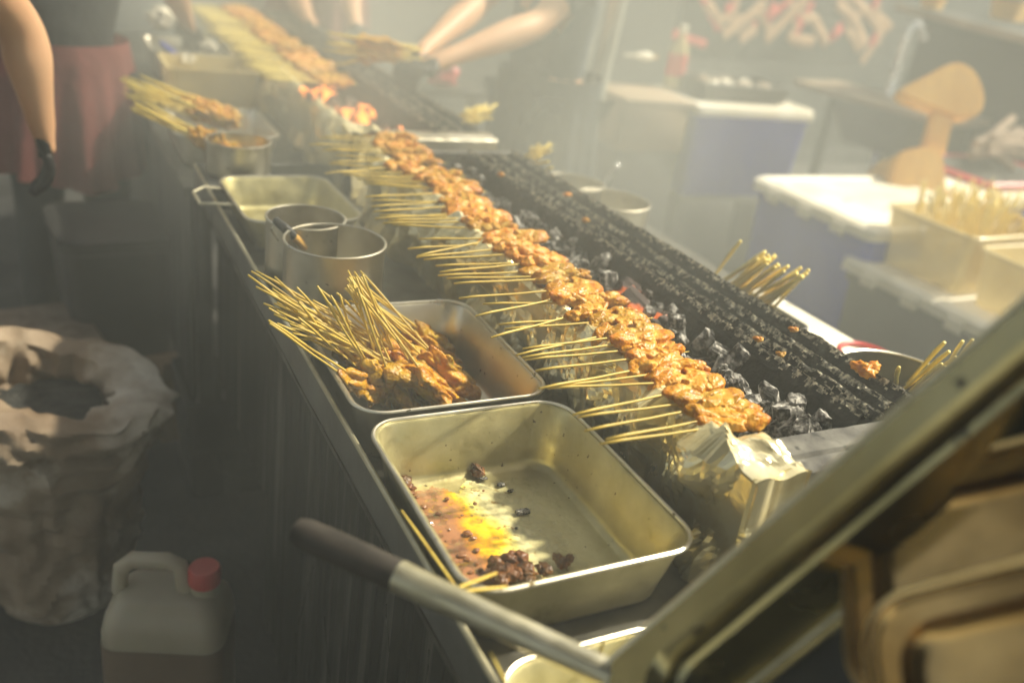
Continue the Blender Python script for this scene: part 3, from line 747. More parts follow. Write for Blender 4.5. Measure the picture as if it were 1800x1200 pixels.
for k in range(34):    # left-hand fan
    u = rs.random(); tips.append(((rs.uniform(420, 500) + 70 * u, 470 + 105 * u + rs.uniform(-6, 22)), (rs.uniform(600, 720), rs.uniform(600, 655)), rs.uniform(.862, .895)))
for k in range(24):    # steep central fan
    tips.append(((rs.uniform(604, 638), rs.uniform(474, 515)), (rs.uniform(665, 770), rs.uniform(620, 660)), rs.uniform(.862, .89)))
for k in range(9):     # leaning to the back right
    tips.append(((rs.uniform(612, 640), rs.uniform(478, 530)), (rs.uniform(715, 750), rs.uniform(575, 615)), rs.uniform(.865, .885)))
for q in [(515, 520), (512, 533), (550, 528), (558, 505), (582, 520), (592, 515), (597, 518), (523, 548), (578, 532)]:
    tips.append((q, (rs.uniform(630, 720), rs.uniform(600, 650)), rs.uniform(.87, .9)))
tips.append(((558, 503), (643, 642), .905)); tips.append(((472, 563), (612, 655), .90)); tips.append(((474, 568), (605, 662), .895))
heap(tips, 'bamboo satay skewer in the heap in the middle tray', 'skewers heaped in the middle tray')

# far tray 4 and skewer piles left of the far grill
def farcounter():
    t = thing('side_table', 'dark steel table behind, carrying the far trays and far grill', 'table')
    bxo('table_top', (.285, 1.04, 2.16, 4.3, .845, .875), 'table', t)
    bxo('side_panel', (.30, .315, 2.18, 4.28, .25, .844), 'panel', t)
    for x, y in ((.32, 2.2), (1.0, 2.2), (.32, 4.25), (1.0, 4.25)): bxo('leg', (x - .018, x + .018, y - .018, y + .018, 0, .844), 'dark', t)
# keep one level: the far grill stands on its own low table at the height of the near one
t = thing('side_table', 'dark steel table behind, carrying the far trays and far grill', 'table')
bxo('table_top', (.30, 1.04, 2.135, 4.3, .795, .819), 'table', t)
bxo('side_panel', (.315, .33, 2.16, 4.28, .25, .794), 'panel', t)
for x, y in ((.35, 2.18), (1.0, 2.18), (.35, 4.25), (1.0, 4.25)): bxo('leg', (x - .018, x + .018, y - .018, y + .018, 0, .794), 'dark', t)
# shelf block raising the third pot
t = thing('riser_box', 'low dark box under the far steel pot', 'box', (.403, 2.038, .8195))
bm = bmesh.new(); box(bm, -.07, .07, -.07, .07, 0, .058, .004); finish('body', bm, 'dark', t)
bm = bmesh.new(); box(bm, -.074, .074, -.074, .074, .0465, .0585, .002); finish('lid', bm, 'grey', t)
tray('steel_tray', 'far steel tray loaded with fanned skewers, beside the maroon apron', 'tray', .43, 2.42, .25, .30, .8195, .90, m='steel')
def pile(n, tipc, spread, endc, espread, label, group, meats=MM2, L=.15, st=None):
    for k in range(n):
        T = Vector(tipc) + Vector([rs.uniform(-s, s) for s in spread]); E = Vector(endc) + Vector([rs.uniform(-s, s) for s in espread])
        d_ = (E - T).normalized(); skewer(T, d_, L, label, group, meats=meats, r_=rs, st=st or STF, sc=1.0, roll=rs.uniform(0, 6))
pile(24, (.24, 2.50, .965), (.03, .07, .025), (.55, 2.42, .885), (.02, .07, .015), 'skewer in the fan piled on the far tray', 'skewers fanned on the far tray', L=.16)
pile(12, (.215, 2.19, .985), (.014, .035, .012), (.43, 2.06, .90), (.012, .02, .012), 'skewer in the bundle tilted over the rim of the far pot', 'skewers bundled on the far pot', L=.15)
# more far trays and kit behind
tray('steel_tray', 'small far steel pan with a blue pen on it, near the top', 'tray', .50, 3.42, .26, .30, .8195, .92, m='steel', r=.03)
bx = thing('food_tub', 'clear tub of skewer scraps behind the fanned tray', 'tub', (.50, 2.98, .8195))
bm = bmesh.new(); w_, d_ = .26, .24
loft(bm, [rrect(0, 0, w_ - .03, d_ - .03, .02, 0), rrect(0, 0, w_, d_, .025, .12), rrect(0, 0, w_ + .012, d_ + .012, .028, .122), rrect(0, 0, w_ + .012, d_ + .012, .028, .127), rrect(0, 0, w_ - .006, d_ - .006, .022, .127), rrect(0, 0, w_ - .034, d_ - .034, .018, .003)], True, True)
finish('body', bm, 'clear', bx)
pn = thing('pen', 'blue pen standing in the far steel pan', 'pen')
a = aty(283, 76, 3.3); b = aty(318, 108, 3.2)
bm = bmesh.new(); tube(bm, [a, a.lerp(b, .5), b], [.008, .012, .011], 8); finish('barrel', bm, 'blue', pn)
bm = bmesh.new(); tube(bm, [b, b + (b - a).normalized() * .02], [.011, .004], 8); finish('tip', bm, 'black', pn)
for (px_, py_, Y_, s, lb) in [(285, 33, 3.5, .045, 'crumpled white paper ball beside the far steel pan'), (330, 105, 3.1, .022, 'white round garlic bulb behind the fanned tray'), (366, 82, 3.3, .025, 'small white crumpled napkin at the corner of the far pan'), (290, 195, 2.45, .012, 'white crumb at the corner of the fanned tray')]:
    q = aty(px_, py_, Y_); bm = bmesh.new(); blob(bm, (0, 0, 0), (s * 1.1, s * .8, s * .8), 3, .5, 2.4, s * 900)
    o = finish('paper_ball' if s == .045 else 'garlic_bulb' if s == .022 else 'napkin' if s == .025 else 'crumb', bm, 'white', loc=q); tag(o, lb, 'paper' if s in (.045, .025) else 'food')

# ------------------------------------------------------------------ marinade and scraps in the near tray
bm = bmesh.new(); nx, ny = 60, 90; g = []
for j in range(ny + 1):
    row = []
    for i in range(nx + 1):
        x = .004 + .192 * i / nx; y = .020 + .265 * j / ny
        e = .0008 * noise.noise(Vector((x * 60, y * 60, 1)))
        row.append(bm.verts.new((x, y, .0085 - .0068 * min(1, i / nx * 1.7) + e)))
    g.append(row)
for j in range(ny):
    for i in range(nx):
        x = .004 + .192 * i / nx; y = .012 + .270 * j / ny
        lim = .178 + .016 * noise.noise(Vector((y * 25, 2, 0))) + .01 * noise.noise(Vector((y * 80, 2, 0)))
        if x < lim and .020 + .265 * j / ny < .262 + .02 * noise.noise(Vector((x * 40, 8, 0))) + .008 * noise.noise(Vector((x * 160, 3, 0))): bm.faces.new((g[j][i], g[j][i + 1], g[j + 1][i + 1], g[j + 1][i]))
bmesh.ops.delete(bm, geom=[v for v in bm.verts if not v.link_faces], context='VERTS')
o = finish('marinade', bm, 'marinade', loc=(.346, .600, .8215)); tag(o, 'brown and orange oily marinade pooled in the near tray', 'sauce')
M['sauce'] = mat('brown_sauce', (.22, .09, .035), .12, 0, ramp=(60, [(.3, (.16, .06, .02)), (.7, (.34, .15, .06))]), p={"Coat Weight": .5})
sauce_o = o
for k, (q, r_) in enumerate([((755, 918), .0065), ((770, 902), .004), ((745, 890), .0045), ((822, 937), .006), ((832, 945), .004), ((812, 975), .0055), ((822, 982), .004), ((838, 966), .004), ((786, 876), .0035), ((838, 990), .003), ((733, 873), .003), ((790, 930), .002), ((784, 950), .002), ((800, 1010), .003), ((828, 1005), .0035), ((845, 1000), .003), ((760, 950), .0015), ((808, 1028), .003), ((775, 965), .0015), ((812, 905), .002), ((835, 885), .003), ((850, 862), .002)]):
    c = at(*q, .829) - Vector((.346, .600, .8215)); bm = bmesh.new(); blob(bm, (0, 0, 0), (r_, r_ * .8, r_ * .45), 3, .35, 1.5, k * 5)
    b_ = finish('bubble', bm, 'sauce', o, loc=c)
def scrap_mesh(i, n=4):
    r2 = random.Random(i); bm = bmesh.new()
    for k in range(n):
        rot = Matrix.Rotation(r2.uniform(0, 6), 3, 'Z') @ Matrix.Rotation(r2.uniform(-1, 1), 3, 'X')
        blob(bm, (r2.uniform(-.008, .008), r2.uniform(-.006, .006), r2.uniform(0, .005)), (r2.uniform(.006, .011), r2.uniform(.004, .007), r2.uniform(.003, .006)), 3, .6, 2, r2.uniform(0, 99), rot)
    me = bpy.data.meshes.new('meat_scrap'); bm.to_mesh(me); bm.free(); me.materials.append(M['scrap'])
    for p in me.polygons: p.use_smooth = True
    return me
SC = [scrap_mesh(i) for i in range(5)]
SCR = [((875, 1005), 1.2, 0), ((905, 985), 1.3, 1), ((930, 1000), 1.1, 2), ((900, 1015), 1.2, 3), ((952, 1003), .9, 4), ((880, 1020), 1, 0), ((925, 1018), 1, 1)]
for (q, s, i) in SCR:
    o = bpy.data.objects.new('meat_scrap', SC[i]); COL.objects.link(o); o.location = at(*q, .834) ; o.scale = (s,) * 3; o.rotation_euler = (0, 0, q[0])
    tag(o, 'dark meat scrap in the clump at the near rim of the oily tray', 'meat scrap', 'meat scraps clumped at the near rim')
for (q, s, i, lb) in [((715, 850), 1.3, 2, 'dark meat scrap in the far left corner of the oily tray'), ((706, 868), 1.2, 3, 'dark meat scrap half sunk by the left wall of the oily tray'), ((843, 826), 1.0, 4, 'red brown meat scrap by the far wall of the oily tray'),
                      ((988, 990), 1.0, 0, 'dark meat scrap at the shade edge near the front rim')]:
    o = bpy.data.objects.new('meat_scrap', SC[i]); COL.objects.link(o); o.location = at(*q, .829); o.scale = (s,) * 3
    tag(o, lb, 'meat scrap')
for (q, s) in [((880, 851), .26), ((919, 899), .30), ((897, 862), .2), ((850, 841), .16), ((908, 928), .13)]:
    o = bpy.data.objects.new('charcoal_crumb', CO[int(s * 100) % 8]); COL.objects.link(o); o.location = at(*q, .826); o.scale = (s,) * 3
    tag(o, 'black charcoal crumb on the floor of the oily tray', 'crumb', 'charcoal crumbs in the oily tray')
# loose sticks
def loose(a, b, label, st='bamboo', r=.0016, name='bamboo_stick'):
    bm = bmesh.new(); a = Vector(a); b = Vector(b); tube(bm, [a, a.lerp(b, .33), a.lerp(b, .66), b], [r * .6, r, r, r], 7); o = finish(name, bm, st); tag(o, label, 'stick')
loose(at(768, 1043, .948), at(890, 1031, .911), 'lower of two broken sticks lying over the tray corner and steel handle')
loose(at(780, 1042, .952), at(872, 1007, .905), 'upper of two broken sticks lying over the tray corner and steel handle')
loose(at(706, 897, .915), at(800, 1030, .909), 'bamboo stick lying along the left rim of the oily tray')
loose(at(862, 1146, .92), at(896, 1215, .86), 'pale stick sticking up at the bottom edge of the picture', 'bamboo2')
loose(at(1062, 1123, .90), at(1048, 1165, .86), 'short stick standing behind the steel handle near the lid corner')
# crumbs of meat on the grate
for q, s, lb in [((1520, 655), 1.5, 'orange meat scrap on the outer bar near the steel lid'), ((1333, 597), .6, 'small orange scrap on the middle grate bar'), ((1372, 625), .55, 'tiny orange scrap lying on the inner grate bar'), ((1395, 580), .6, 'small orange scrap on the outer grate bar'), ((883, 308), .7, 'orange scrap on the far end of the inner bar'), ((1032, 388), .7, 'yellow scrap halfway along the grate'), ((995, 345), .8, 'orange scrap on the outer bar towards the far end')]:
    o = bpy.data.objects.new('meat_scrap', MM[0] if False else SC[0]); COL.objects.link(o)
    me = SC[int(s * 10) % 5].copy(); me.materials.clear(); me.materials.append(M['meat']); o.data = me
    o.location = at(*q, .990); o.scale = (s,) * 3; tag(o, lb, 'meat scrap')

# tray below the handle at the bottom edge
tray('steel_tray', 'lit steel tray at the bottom edge, below the steel handle', 'tray', .475, .36, .30, .34, .8205, .873, m='pan')

# ------------------------------------------------------------------ long handled steel pan, foreground
def handled():
    t = thing('handled_pan', 'large steel pan with a black grip, tilted up in the foreground', 'pan')
    g0 = at(522, 932, .945); g1 = at(700, 1012, .940); j = atk(1068, 1182, .735)
    d1 = (g1 - g0).normalized()
    bm = bmesh.new(); tube(bm, [g0 - d1 * .004, g0, g0 + d1 * .01, g0.lerp(g1, .35), g0.lerp(g1, .8), g1], [.006, .012, .0145, .0155, .0150, .0145], 20)
    finish('grip', bm, 'grip', t)
    bm = bmesh.new(); tube(bm, [g1 + d1 * .001, g1.lerp(j, .12), g1.lerp(j, .5), g1.lerp(j, .9), j + (j - g1).normalized() * .01], [.0150, .0142, .0128, .0122, .0118], 20)
    finish('handle_tube', bm, 'tube', t)
    A = atk(1058, 1172, .735); B = atk(1800, 528, .60)
    off_ = .027
    e1 = (B - A).normalized(); C0 = atk(1600, 950, .6)
    n0 = (O_ - C0).normalized()
    per = (-R_ * .65 + U_ * .75)
    n = n0 + per * 1.0; n = (n - e1 * n.dot(e1)).normalized()
    e2 = n.cross(e1)
    if e2.dot(per) > 0: e2 = -e2
    A = A + e2 * off_ + e1 * off_
    def P(a, b, c): return A + e1 * a + e2 * b + n * c
    Lg = .75; Wd = .42; dep = .075
    bm = bmesh.new()
    def rr(inset, z, r):
        out = []
        for q in rrect(Lg / 2, Wd / 2, Lg - 2 * inset, Wd - 2 * inset, r, 0, 9): out.append(P(q.x, q.y, z))
        return out
    loft(bm, [rr(.03, -dep - .0015, .02), rr(.012, -dep - .0015, .03), rr(.001, -.004, .035), rr(-.0, -.003, .04), rr(-.026, -.002, .016), rr(-.027, .001, .016), rr(-.001, .0025, .035), rr(.004, -.004, .035), rr(.006, -.018, .034), rr(.010, -.021, .034), rr(.012, -.05, .032), rr(.016, -dep + .008, .03), rr(.024, -dep, .02)], True, True)
    for v in bm.verts: pass
    finish('body', bm, 'bodysteel', t)
    bm = bmesh.new(); tube(bm, rr(-.027, -.001, .016), .0035, 8, True); finish('rim', bm, 'tube', t)
    bm = bmesh.new(); tube(bm, rr(.020, -dep + .006, .03), .0022, 8, True); finish('floor_bead', bm, 'tube', t)
    bm = bmesh.new(); loft(bm, [rr(.026, -dep + .0005, .02), rr(.026, -dep + .002, .02)], True, True); finish('dark_floor', bm, 'dark', t)  # thin dark sheet over the pan floor
    # nested smaller trays lying in it
    specs = [(1500, 868, 1830, 790, .07, 'shallow steel tray in the tilted pan, upper of the two'), (1535, 1075, 1820, 1005, .055, 'shallow steel tray in the tilted pan, lower with round corner')]
    for k, (x0, y0, x1, y1, gap, lb) in enumerate(specs):
        c = -dep + .012 + .02 * k
        pl = P(0, 0, c)
        def hit(x, y):
            dr = ray(x, y); return O_ + dr * ((pl - O_).dot(n) / dr.dot(n))
        a = hit(x0, y0); b = hit(x1, y1); f1 = (b - a).normalized(); f2 = n.cross(f1)
        if f2.dot(per) > 0: f2 = -f2
        nn = f1.cross(f2)
        w2, d2 = .30, .16
        o = tray('shallow_tray', lb, 'tray', 0, 0, w2, d2, 0, .016, m='warm_reflect', r=.03, rim_m='glint_rim')
        mt = Matrix((f1, f2, nn if nn.dot(n) > 0 else -nn)).transposed().to_4x4()
        if nn.dot(n) < 0:
            mt = Matrix((f1, -f2, n)).transposed().to_4x4(); mt.translation = a + f1 * w2 / 2 + f2 * d2 / 2 + n * .002
        else:
            mt.translation = a + f1 * w2 / 2 + f2 * d2 / 2 + n * .002
        o.matrix_world = mt
handled()

# ------------------------------------------------------------------ right side shelf behind the grill
t = thing('side_shelf', 'low shelf table behind the grate carrying pots and a cutting board', 'table')
bxo('table_top', (1.06, 1.5, .45, 2.1, .728, .752), 'table', t)
for x, y in ((1.09, .5), (1.47, .5), (1.09, 2.06), (1.47, 2.06)): bxo('leg', (x - .016, x + .016, y - .016, y + .016, 0, .727), 'dark', t)
t = thing('cutting_board', 'thick pinkish white cutting block standing behind the grate', 'board', (1.34, 1.20, .7525), .03)
bm = bmesh.new(); L2 = [rrect(0, 0, .13, .40, .02, 0), rrect(0, 0, .14, .42, .02, .055), rrect(0, 0, .13, .41, .02, .06)]; loft(bm, L2, True, True); finish('board', bm, 'white', t)
t = thing('plastic_plate', 'red rimmed white plate at the end of the cutting board', 'plate', (1.345, 1.05, .814))
t.scale = (.72, .72, 1)
bm = bmesh.new(); lathe(bm, [(.02, 0), (.05, .001), (.07, .012), (.071, .014), (.05, .004), (.02, .003)], 36, cap0=True, cap1=True); finish('dish', bm, 'white', t)
bm = bmesh.new(); tube(bm, [(.070 * math.cos(2 * PI * k / 36), .070 * math.sin(2 * PI * k / 36), .0135) for k in range(36)], .007, 6, True); finish('rim', bm, 'red', t)
qb = at(1590, 668, .93)
bw = thing('steel_bowl', 'wide steel bowl holding skewers beside the tilted pan', 'bowl', (qb.x, qb.y, .7525))
bm = bmesh.new(); lathe(bm, [(.03, 0), (.07, .004), (.09, .06), (.10, .177), (.098, .177), (.088, .062), (.068, .007), (.03, .003)], 44, cap0=True, cap1=True); finish('body', bm, 'table', bw)
bm = bmesh.new(); tube(bm, [(.10 * math.cos(2 * PI * k / 44), .10 * math.sin(2 * PI * k / 44), .177) for k in range(44)], .0025, 6, True); finish('rim', bm, 'steel', bw)
def fan(pairs, zt, base, bz, label, group, name='bamboo_stick', mt=ST2):
    for (tx, ty), (bx_, by_) in pairs:
        B = at(bx_, by_, bz); T = at(tx, ty, zt)
        d_ = (T - B).normalized()
        o = bpy.data.objects.new(name, mt); COL.objects.link(o)
        o.rotation_mode = 'QUATERNION'; o.rotation_quaternion = (-d_).to_track_quat('X', 'Z'); o.location = T
        tag(o, label, 'stick', group)
fan([((1385, 602), (1575, 690)), ((1392, 612), (1580, 695)), ((1345, 640), (1570, 685))] and
    [((1660, 602), (1580, 690)), ((1668, 618), (1572, 698)), ((1580, 646), (1570, 692)), ((1655, 640), (1590, 697)), ((1662, 645), (1600, 698)), ((1680, 628), (1595, 700)), ((1692, 600), (1640, 690)), ((1710, 598), (1650, 690)), ((1690, 640), (1600, 702))],
    1.0, None, .86, 'bamboo stick leaning in the wide steel bowl', 'sticks in the wide steel bowl', mt=ST2)
cup = thing('skewer_tub', 'grey tub of skewers behind the middle of the grate', 'tub', (1.17, 1.20, .7525))
bm = bmesh.new(); loft(bm, [rrect(0, 0, .10, .20, .02, 0), rrect(0, 0, .12, .22, .02, .12), rrect(0, 0, .114, .214, .018, .12), rrect(0, 0, .094, .194, .018, .004)], True, True); finish('body', bm, 'grey', cup)
bm = bmesh.new(); tube(bm, rrect(0, 0, .12, .22, .02, .12), .003, 6, True); finish('rim', bm, 'grey', cup)
pr = []
for k in range(26):
    u = rs.random(); pr.append(((1330 + 90 * u + rs.uniform(-12, 12), 440 + 45 * u + rs.uniform(-8, 12)), (1262 + 80 * u + rs.uniform(-8, 12), 500 + 42 * u)))
pr += [((1302, 424), (1255, 485)), ((1332, 455), (1262, 498)), ((1422, 474), (1355, 545))]
fan(pr, .985, None, .885, 'bamboo stick in the bundle behind the middle of the grate', 'sticks bundled behind the middle grate')
pr = [((rs.uniform(930, 972), rs.uniform(250, 285)), (rs.uniform(885, 930), rs.uniform(280, 305))) for k in range(16)] + [((970, 295), (940, 305))]
fan(pr, .98, None, .90, 'bamboo stick in the small bundle behind the far end of the grate', 'sticks bundled behind the far grate end')
pr = [((rs.uniform(822, 884), rs.uniform(182, 215)), (rs.uniform(775, 810), rs.uniform(210, 242))) for k in range(24)]
fan(pr, 1.0, None, .93, 'bamboo stick in the bundle right of the far grill', 'sticks bundled right of the far grill')

# ------------------------------------------------------------------ coolers and bins on the right
def cooler(label, cx, cy, w_, d_, h, rz, z=0, lid=.05, body='blue'):
    t = thing('cooler_box', label, 'cooler', (cx, cy, z), rz)
    bm = bmesh.new(); hb = h - lid
    loft(bm, [rrect(0, 0, w_ * .9, d_ * .9, .03, 0), rrect(0, 0, w_ * .91, d_ * .91, .035, .01), rrect(0, 0, w_ * .97, d_ * .97, .035, hb - .03), rrect(0, 0, w_ * .99, d_ * .99, .035, hb - .028), rrect(0, 0, w_ * .99, d_ * .99, .035, hb)], True, True)
    finish('body', bm, body, t)
    bm = bmesh.new()
    loft(bm, [rrect(0, 0, w_ * 1.0, d_ * 1.0, .035, hb + .001), rrect(0, 0, w_ * 1.04, d_ * 1.04, .04, hb + .006), rrect(0, 0, w_ * 1.04, d_ * 1.04, .04, h - .012), rrect(0, 0, w_ * 1.0, d_ * 1.0, .04, h), rrect(0, 0, w_ * .9, d_ * .9, .04, h), rrect(0, 0, w_ * .88, d_ * .88, .04, h - .006)], True, True)
    finish('lid', bm, 'white', t)
    for s in (-.28, 0, .28):
        bm = bmesh.new(); box(bm, -w_ * .52 - .012, -w_ * .52 + .002, s * d_ - .03, s * d_ + .03, hb - .01, hb + .03, .003); finish('latch', bm, 'white', t)
    return t
cooler('large blue cooler with a sunlit white lid, nearest of the coolers', 2.80, 2.33, .72, .60, .70, 0)
cooler('grey cooler with white lid under the clear bins of sticks', 2.84, 1.80, .80, .62, .58, 0, body='grey')
cooler('blue cooler with white lid behind the clear bins', 3.72, 2.62, .75, .5, .69, .1)
cooler('blue cooler with white lid at the right picture edge', 4.35, 1.95, .7, .5, .70, .1)
cooler('blue cooler with white lid on the grey cabinet, under the black box', 2.98, 3.50, .66, .42, .42, -.05, z=.40)
t = thing('grey_cabinet', 'grey metal cabinet under the far blue cooler', 'cabinet', (2.98, 3.5, 0), -.05)
bm = bmesh.new(); box(bm, -.32, .32, -.2, .2, .03, .399, .01); finish('body', bm, 'grey', t)
for s in (-1, 1):
    bm = bmesh.new(); box(bm, s * .155 - .145, s * .155 + .145, -.212, -.201, .05, .38, .004); finish('door', bm, 'grey', t)
bm = bmesh.new(); box(bm, -.3, .3, -.18, .18, 0, .03); finish('plinth', bm, 'dark', t)
def bin_(label, cx, cy, w_, d_, z0, h, rz):
    t = thing('plastic_bin', label, 'bin', (cx, cy, z0), rz)
    bm = bmesh.new(); loft(bm, [rrect(0, 0, w_ * .88, d_ * .88, .03, 0), rrect(0, 0, w_, d_, .035, h), rrect(0, 0, w_ - .008, d_ - .008, .03, h), rrect(0, 0, w_ * .88 - .008, d_ * .88 - .008, .03, .004)], True, True); finish('body', bm, 'clear', t)
    bm = bmesh.new(); tube(bm, rrect(0, 0, w_ + .004, d_ + .004, .037, h), .007, 6, True); finish('rim', bm, 'clear', t)
bin_('clear plastic bin full of bamboo sticks on the grey cooler', 2.74, 1.90, .46, .34, .582, .19, .04)
bin_('clear plastic bin at the right edge, in front of the stick bin', 2.72, 1.56, .4, .28, .582, .17, .0)
for k in range(90):
    x = 2.74 + rs.uniform(-.17, .19); y = 1.90 + rs.uniform(-.12, .12)
    d_ = Vector((rs.uniform(-.5, .5), rs.uniform(-.4, .4), 1)).normalized()
    o = bpy.data.objects.new('bamboo_stick', ST2); COL.objects.link(o); o.rotation_mode = 'QUATERNION'
    o.rotation_quaternion = (-d_).to_track_quat('X', 'Z'); o.location = Vector((x, y, .635)) + d_ * .24
    tag(o, 'bamboo stick standing in the clear bin on the grey cooler', 'stick', 'sticks in the clear bin')

# black box and food on the far cooler
t = thing('black_crate', 'black crate of food standing on the far blue cooler', 'crate', (3.0, 3.55, .8215), -.05)
bm = bmesh.new(); loft(bm, [rrect(0, 0, .46, .28, .02, 0), rrect(0, 0, .5, .3, .02, .07), rrect(0, 0, .485, .285, .02, .07), rrect(0, 0, .45, .27, .02, .01)], True, True); finish('body', bm, 'black', t)
bm = bmesh.new(); tube(bm, rrect(0, 0, .5, .3, .02, .07), .006, 6, True); finish('rim', bm, 'black', t)
for k in range(9):
    bm = bmesh.new(); blob(bm, (0, 0, 0), (.035, .028, .022), 3, .5, 2.2, k * 7)
    o = finish('bread_piece', bm, 'woodgrey' if k % 3 else 'white', loc=(2.84 + k * .04, 3.55 + rs.uniform(-.08, .08), .875)); tag(o, 'lumpy piece of food in the black crate on the cooler', 'food', 'food pieces in the black crate')
t = thing('sauce_bottle', 'clear bottle with red label and white cap on the far cooler', 'bottle', (2.74, 3.66, .8215))
bm = bmesh.new(); lathe(bm, [(.02, 0), (.042, .003), (.045, .02), (.045, .17), (.03, .21), (.018, .235), (.018, .25)], 24, cap0=True, cap1=True); finish('glass', bm, 'clear', t)
bm = bmesh.new(); lathe(bm, [(.0465, .06), (.047, .065), (.047, .155), (.0465, .16)], 24); finish('label', bm, 'redpaint', t)
bm = bmesh.new(); lathe(bm, [(.021, .25), (.021, .285), (.018, .288)], 20, cap0=True, cap1=True); finish('cap', bm, 'white', t)
# timber cabinet
t = thing('wooden_cabinet', 'small wooden cabinet with a grey top, left of the far cooler', 'cabinet', (2.45, 3.5, 0), -.05)
bm = bmesh.new(); box(bm, -.16, .16, -.18, .18, .60, .80, .005); finish('door', bm, 'woodgrey', t)
bm = bmesh.new(); box(bm, -.155, .155, -.17, .18, .02, .598, .005); finish('base', bm, 'grey', t)
bm = bmesh.new(); box(bm, -.17, .19, -.19, .19, .802, .825, .004); finish('top', bm, 'woodgrey', t)
# knife / spoon
q = aty(1130, 99, 3.6); t = thing('rolling_pin', 'pale wooden paddle hanging left of the red bottle', 'paddle', q)
bm = bmesh.new(); tube(bm, [(-.1, 0, 0), (-.04, 0, 0), (0, 0, 0), (.04, 0, -.002), (.055, 0, -.002)], [.004, .007, .02, .018, .008], 10); finish('blade', bm, 'white', t)
bm = bmesh.new(); tube(bm, [(.055, 0, 0), (.08, .0, .0)], .005, 8); finish('handle', bm, 'wood', t)
# pole
pl = thing('tent_pole', 'pale metal pole with a white band behind the grill', 'pole', (1.80, 2.86, 0))
def pp(z): return Vector((0.0 + (z - .66) * .075, -.0, z))
bm = bmesh.new(); tube(bm, [pp(0), pp(.5), pp(1.2), pp(2.4)], .03, 16); finish('shaft', bm, 'paint', pl)
bm = bmesh.new(); tube(bm, [pp(.845), pp(.882)], .036, 16); finish('band', bm, 'white', pl)
bm = bmesh.new(); c = pp(0); box(bm, c.x - .07, c.x + .07, -.07, .07, .0, .012); finish('base_plate', bm, 'dark', pl)
bm = bmesh.new(); tube(bm, [pp(.3) + Vector((.1, .3, 0)), pp(1.3) + Vector((.11, .3, 0)), pp(2.4) + Vector((.1, .3, 0))], .012, 10)
o = finish('drain_pipe', bm, 'paint', loc=(1.8, 2.86, 0)); tag(o, 'thin grey pipe just right of the tent pole', 'pipe')
for v in o.data.vertices:
    if v.co.z < .31: v.co.z = 0

# ------------------------------------------------------------------ sink, wooden chair, mural
sx = thing('sink_unit', 'wooden sink counter with a grey basin against the back', 'sink', (0, 0, 0))
P0 = at(1395, 140, .85); P1 = at(1640, 205, .85); e = (P1 - P0); e.z = 0; L_ = e.length; e.normalize(); n_ = Vector((e.y, -e.x, 0)) * -1
if n_.dot(O_ - P0) > 0: n_ = -n_     # n_ points away from the camera
mt = Matrix((e, n_, Vector((0, 0, 1)))).transposed().to_4x4(); mt.translation = Vector((P0.x, P0.y, 0)); sx.matrix_world = mt
bm = bmesh.new(); box(bm, 0, L_ + .1, 0, .4, .815, .85, .004); finish('counter_top', bm, 'woodgrey', sx)
bm = bmesh.new(); loft(bm, [rrect(L_ * .62, .2, L_ * .5, .3, .08, .60), rrect(L_ * .62, .18, L_ * .7, .38, .09, .813)], True, True); finish('basin', bm, 'grey', sx)
bm = bmesh.new(); tube(bm, [(L_ * .6, .2, .6), (L_ * .6, .2, .3), (L_ * .6, .3, .25)], .03, 12); finish('drain', bm, 'chrome', sx)
for x in (.05, L_): 
    bm = bmesh.new(); box(bm, x - .02, x + .02, .33, .37, 0, .814); finish('leg', bm, 'dark', sx)
q = aty(1560, 180, 3.62)
f = thing('faucet', 'tall chrome faucet standing on the wooden sink counter', 'faucet', (q.x, q.y, .852))
bm = bmesh.new(); lathe(bm, [(.035, 0), (.035, .01), (.024, .03), (.020, .16), (.018, .2)], 20, cap0=True, cap1=True); finish('body', bm, 'chrome', f)
bm = bmesh.new(); tube(bm, [(0, 0, .19), (0, 0, .30), (.01, 0, .35), (.04, -.01, .375), (.08, -.02, .35), (.10, -.03, .30)], .019, 12); finish('spout', bm, 'chrome', f)
bm = bmesh.new(); tube(bm, [(0, 0, .13), (-.05, -.01, .16)], .007, 8); finish('lever', bm, 'chrome', f)
# flared wooden chair
wc = thing('wooden_chair', 'honey coloured wooden chair with a flared back beside the sink', 'chair')
K = 3.75
def shape(name, pts, k, th, m='wood'):
    bm = bmesh.new(); c0 = [atk(x, y, k) for x, y in pts]
    nn = -F_
    a = [bm.verts.new(p) for p in c0]; b = [bm.verts.new(p - nn * th) for p in c0]
    bm.faces.new(a); bm.faces.new(b[::-1]); n = len(a)
    for i in range(n): bm.faces.new((a[i], b[i], b[(i + 1) % n], a[(i + 1) % n]))
    bmesh.ops.triangulate(bm, faces=[x for x in bm.faces if len(x.verts) > 4])
    es = [e_ for e_ in bm.edges if e_.calc_face_angle(0) > .5]
    bmesh.ops.bevel(bm, geom=es, offset=.01, segments=2, affect='EDGES')
    return finish(name, bm, m, wc)
def smoothpoly(pts, it=2):
    for _ in range(it):
        o_ = []
        for i in range(len(pts)):
            a, b = pts[i], pts[(i + 1) % len(pts)]
            o_ += [(a[0] * .75 + b[0] * .25, a[1] * .75 + b[1] * .25), (a[0] * .25 + b[0] * .75, a[1] * .25 + b[1] * .75)]
        pts = o_
    return pts
shape('backrest', smoothpoly([(1570, 162), (1625, 135), (1682, 104), (1718, 122), (1735, 170), (1726, 202), (1690, 210), (1640, 190)]), K, .10)
shape('stem', [(1643, 193), (1680, 204), (1662, 275), (1622, 270)], K + .02, .06)
shape('seat', smoothpoly([(1572, 268), (1630, 255), (1658, 262), (1666, 330), (1660, 360), (1560, 350)]), K - .06, .3)
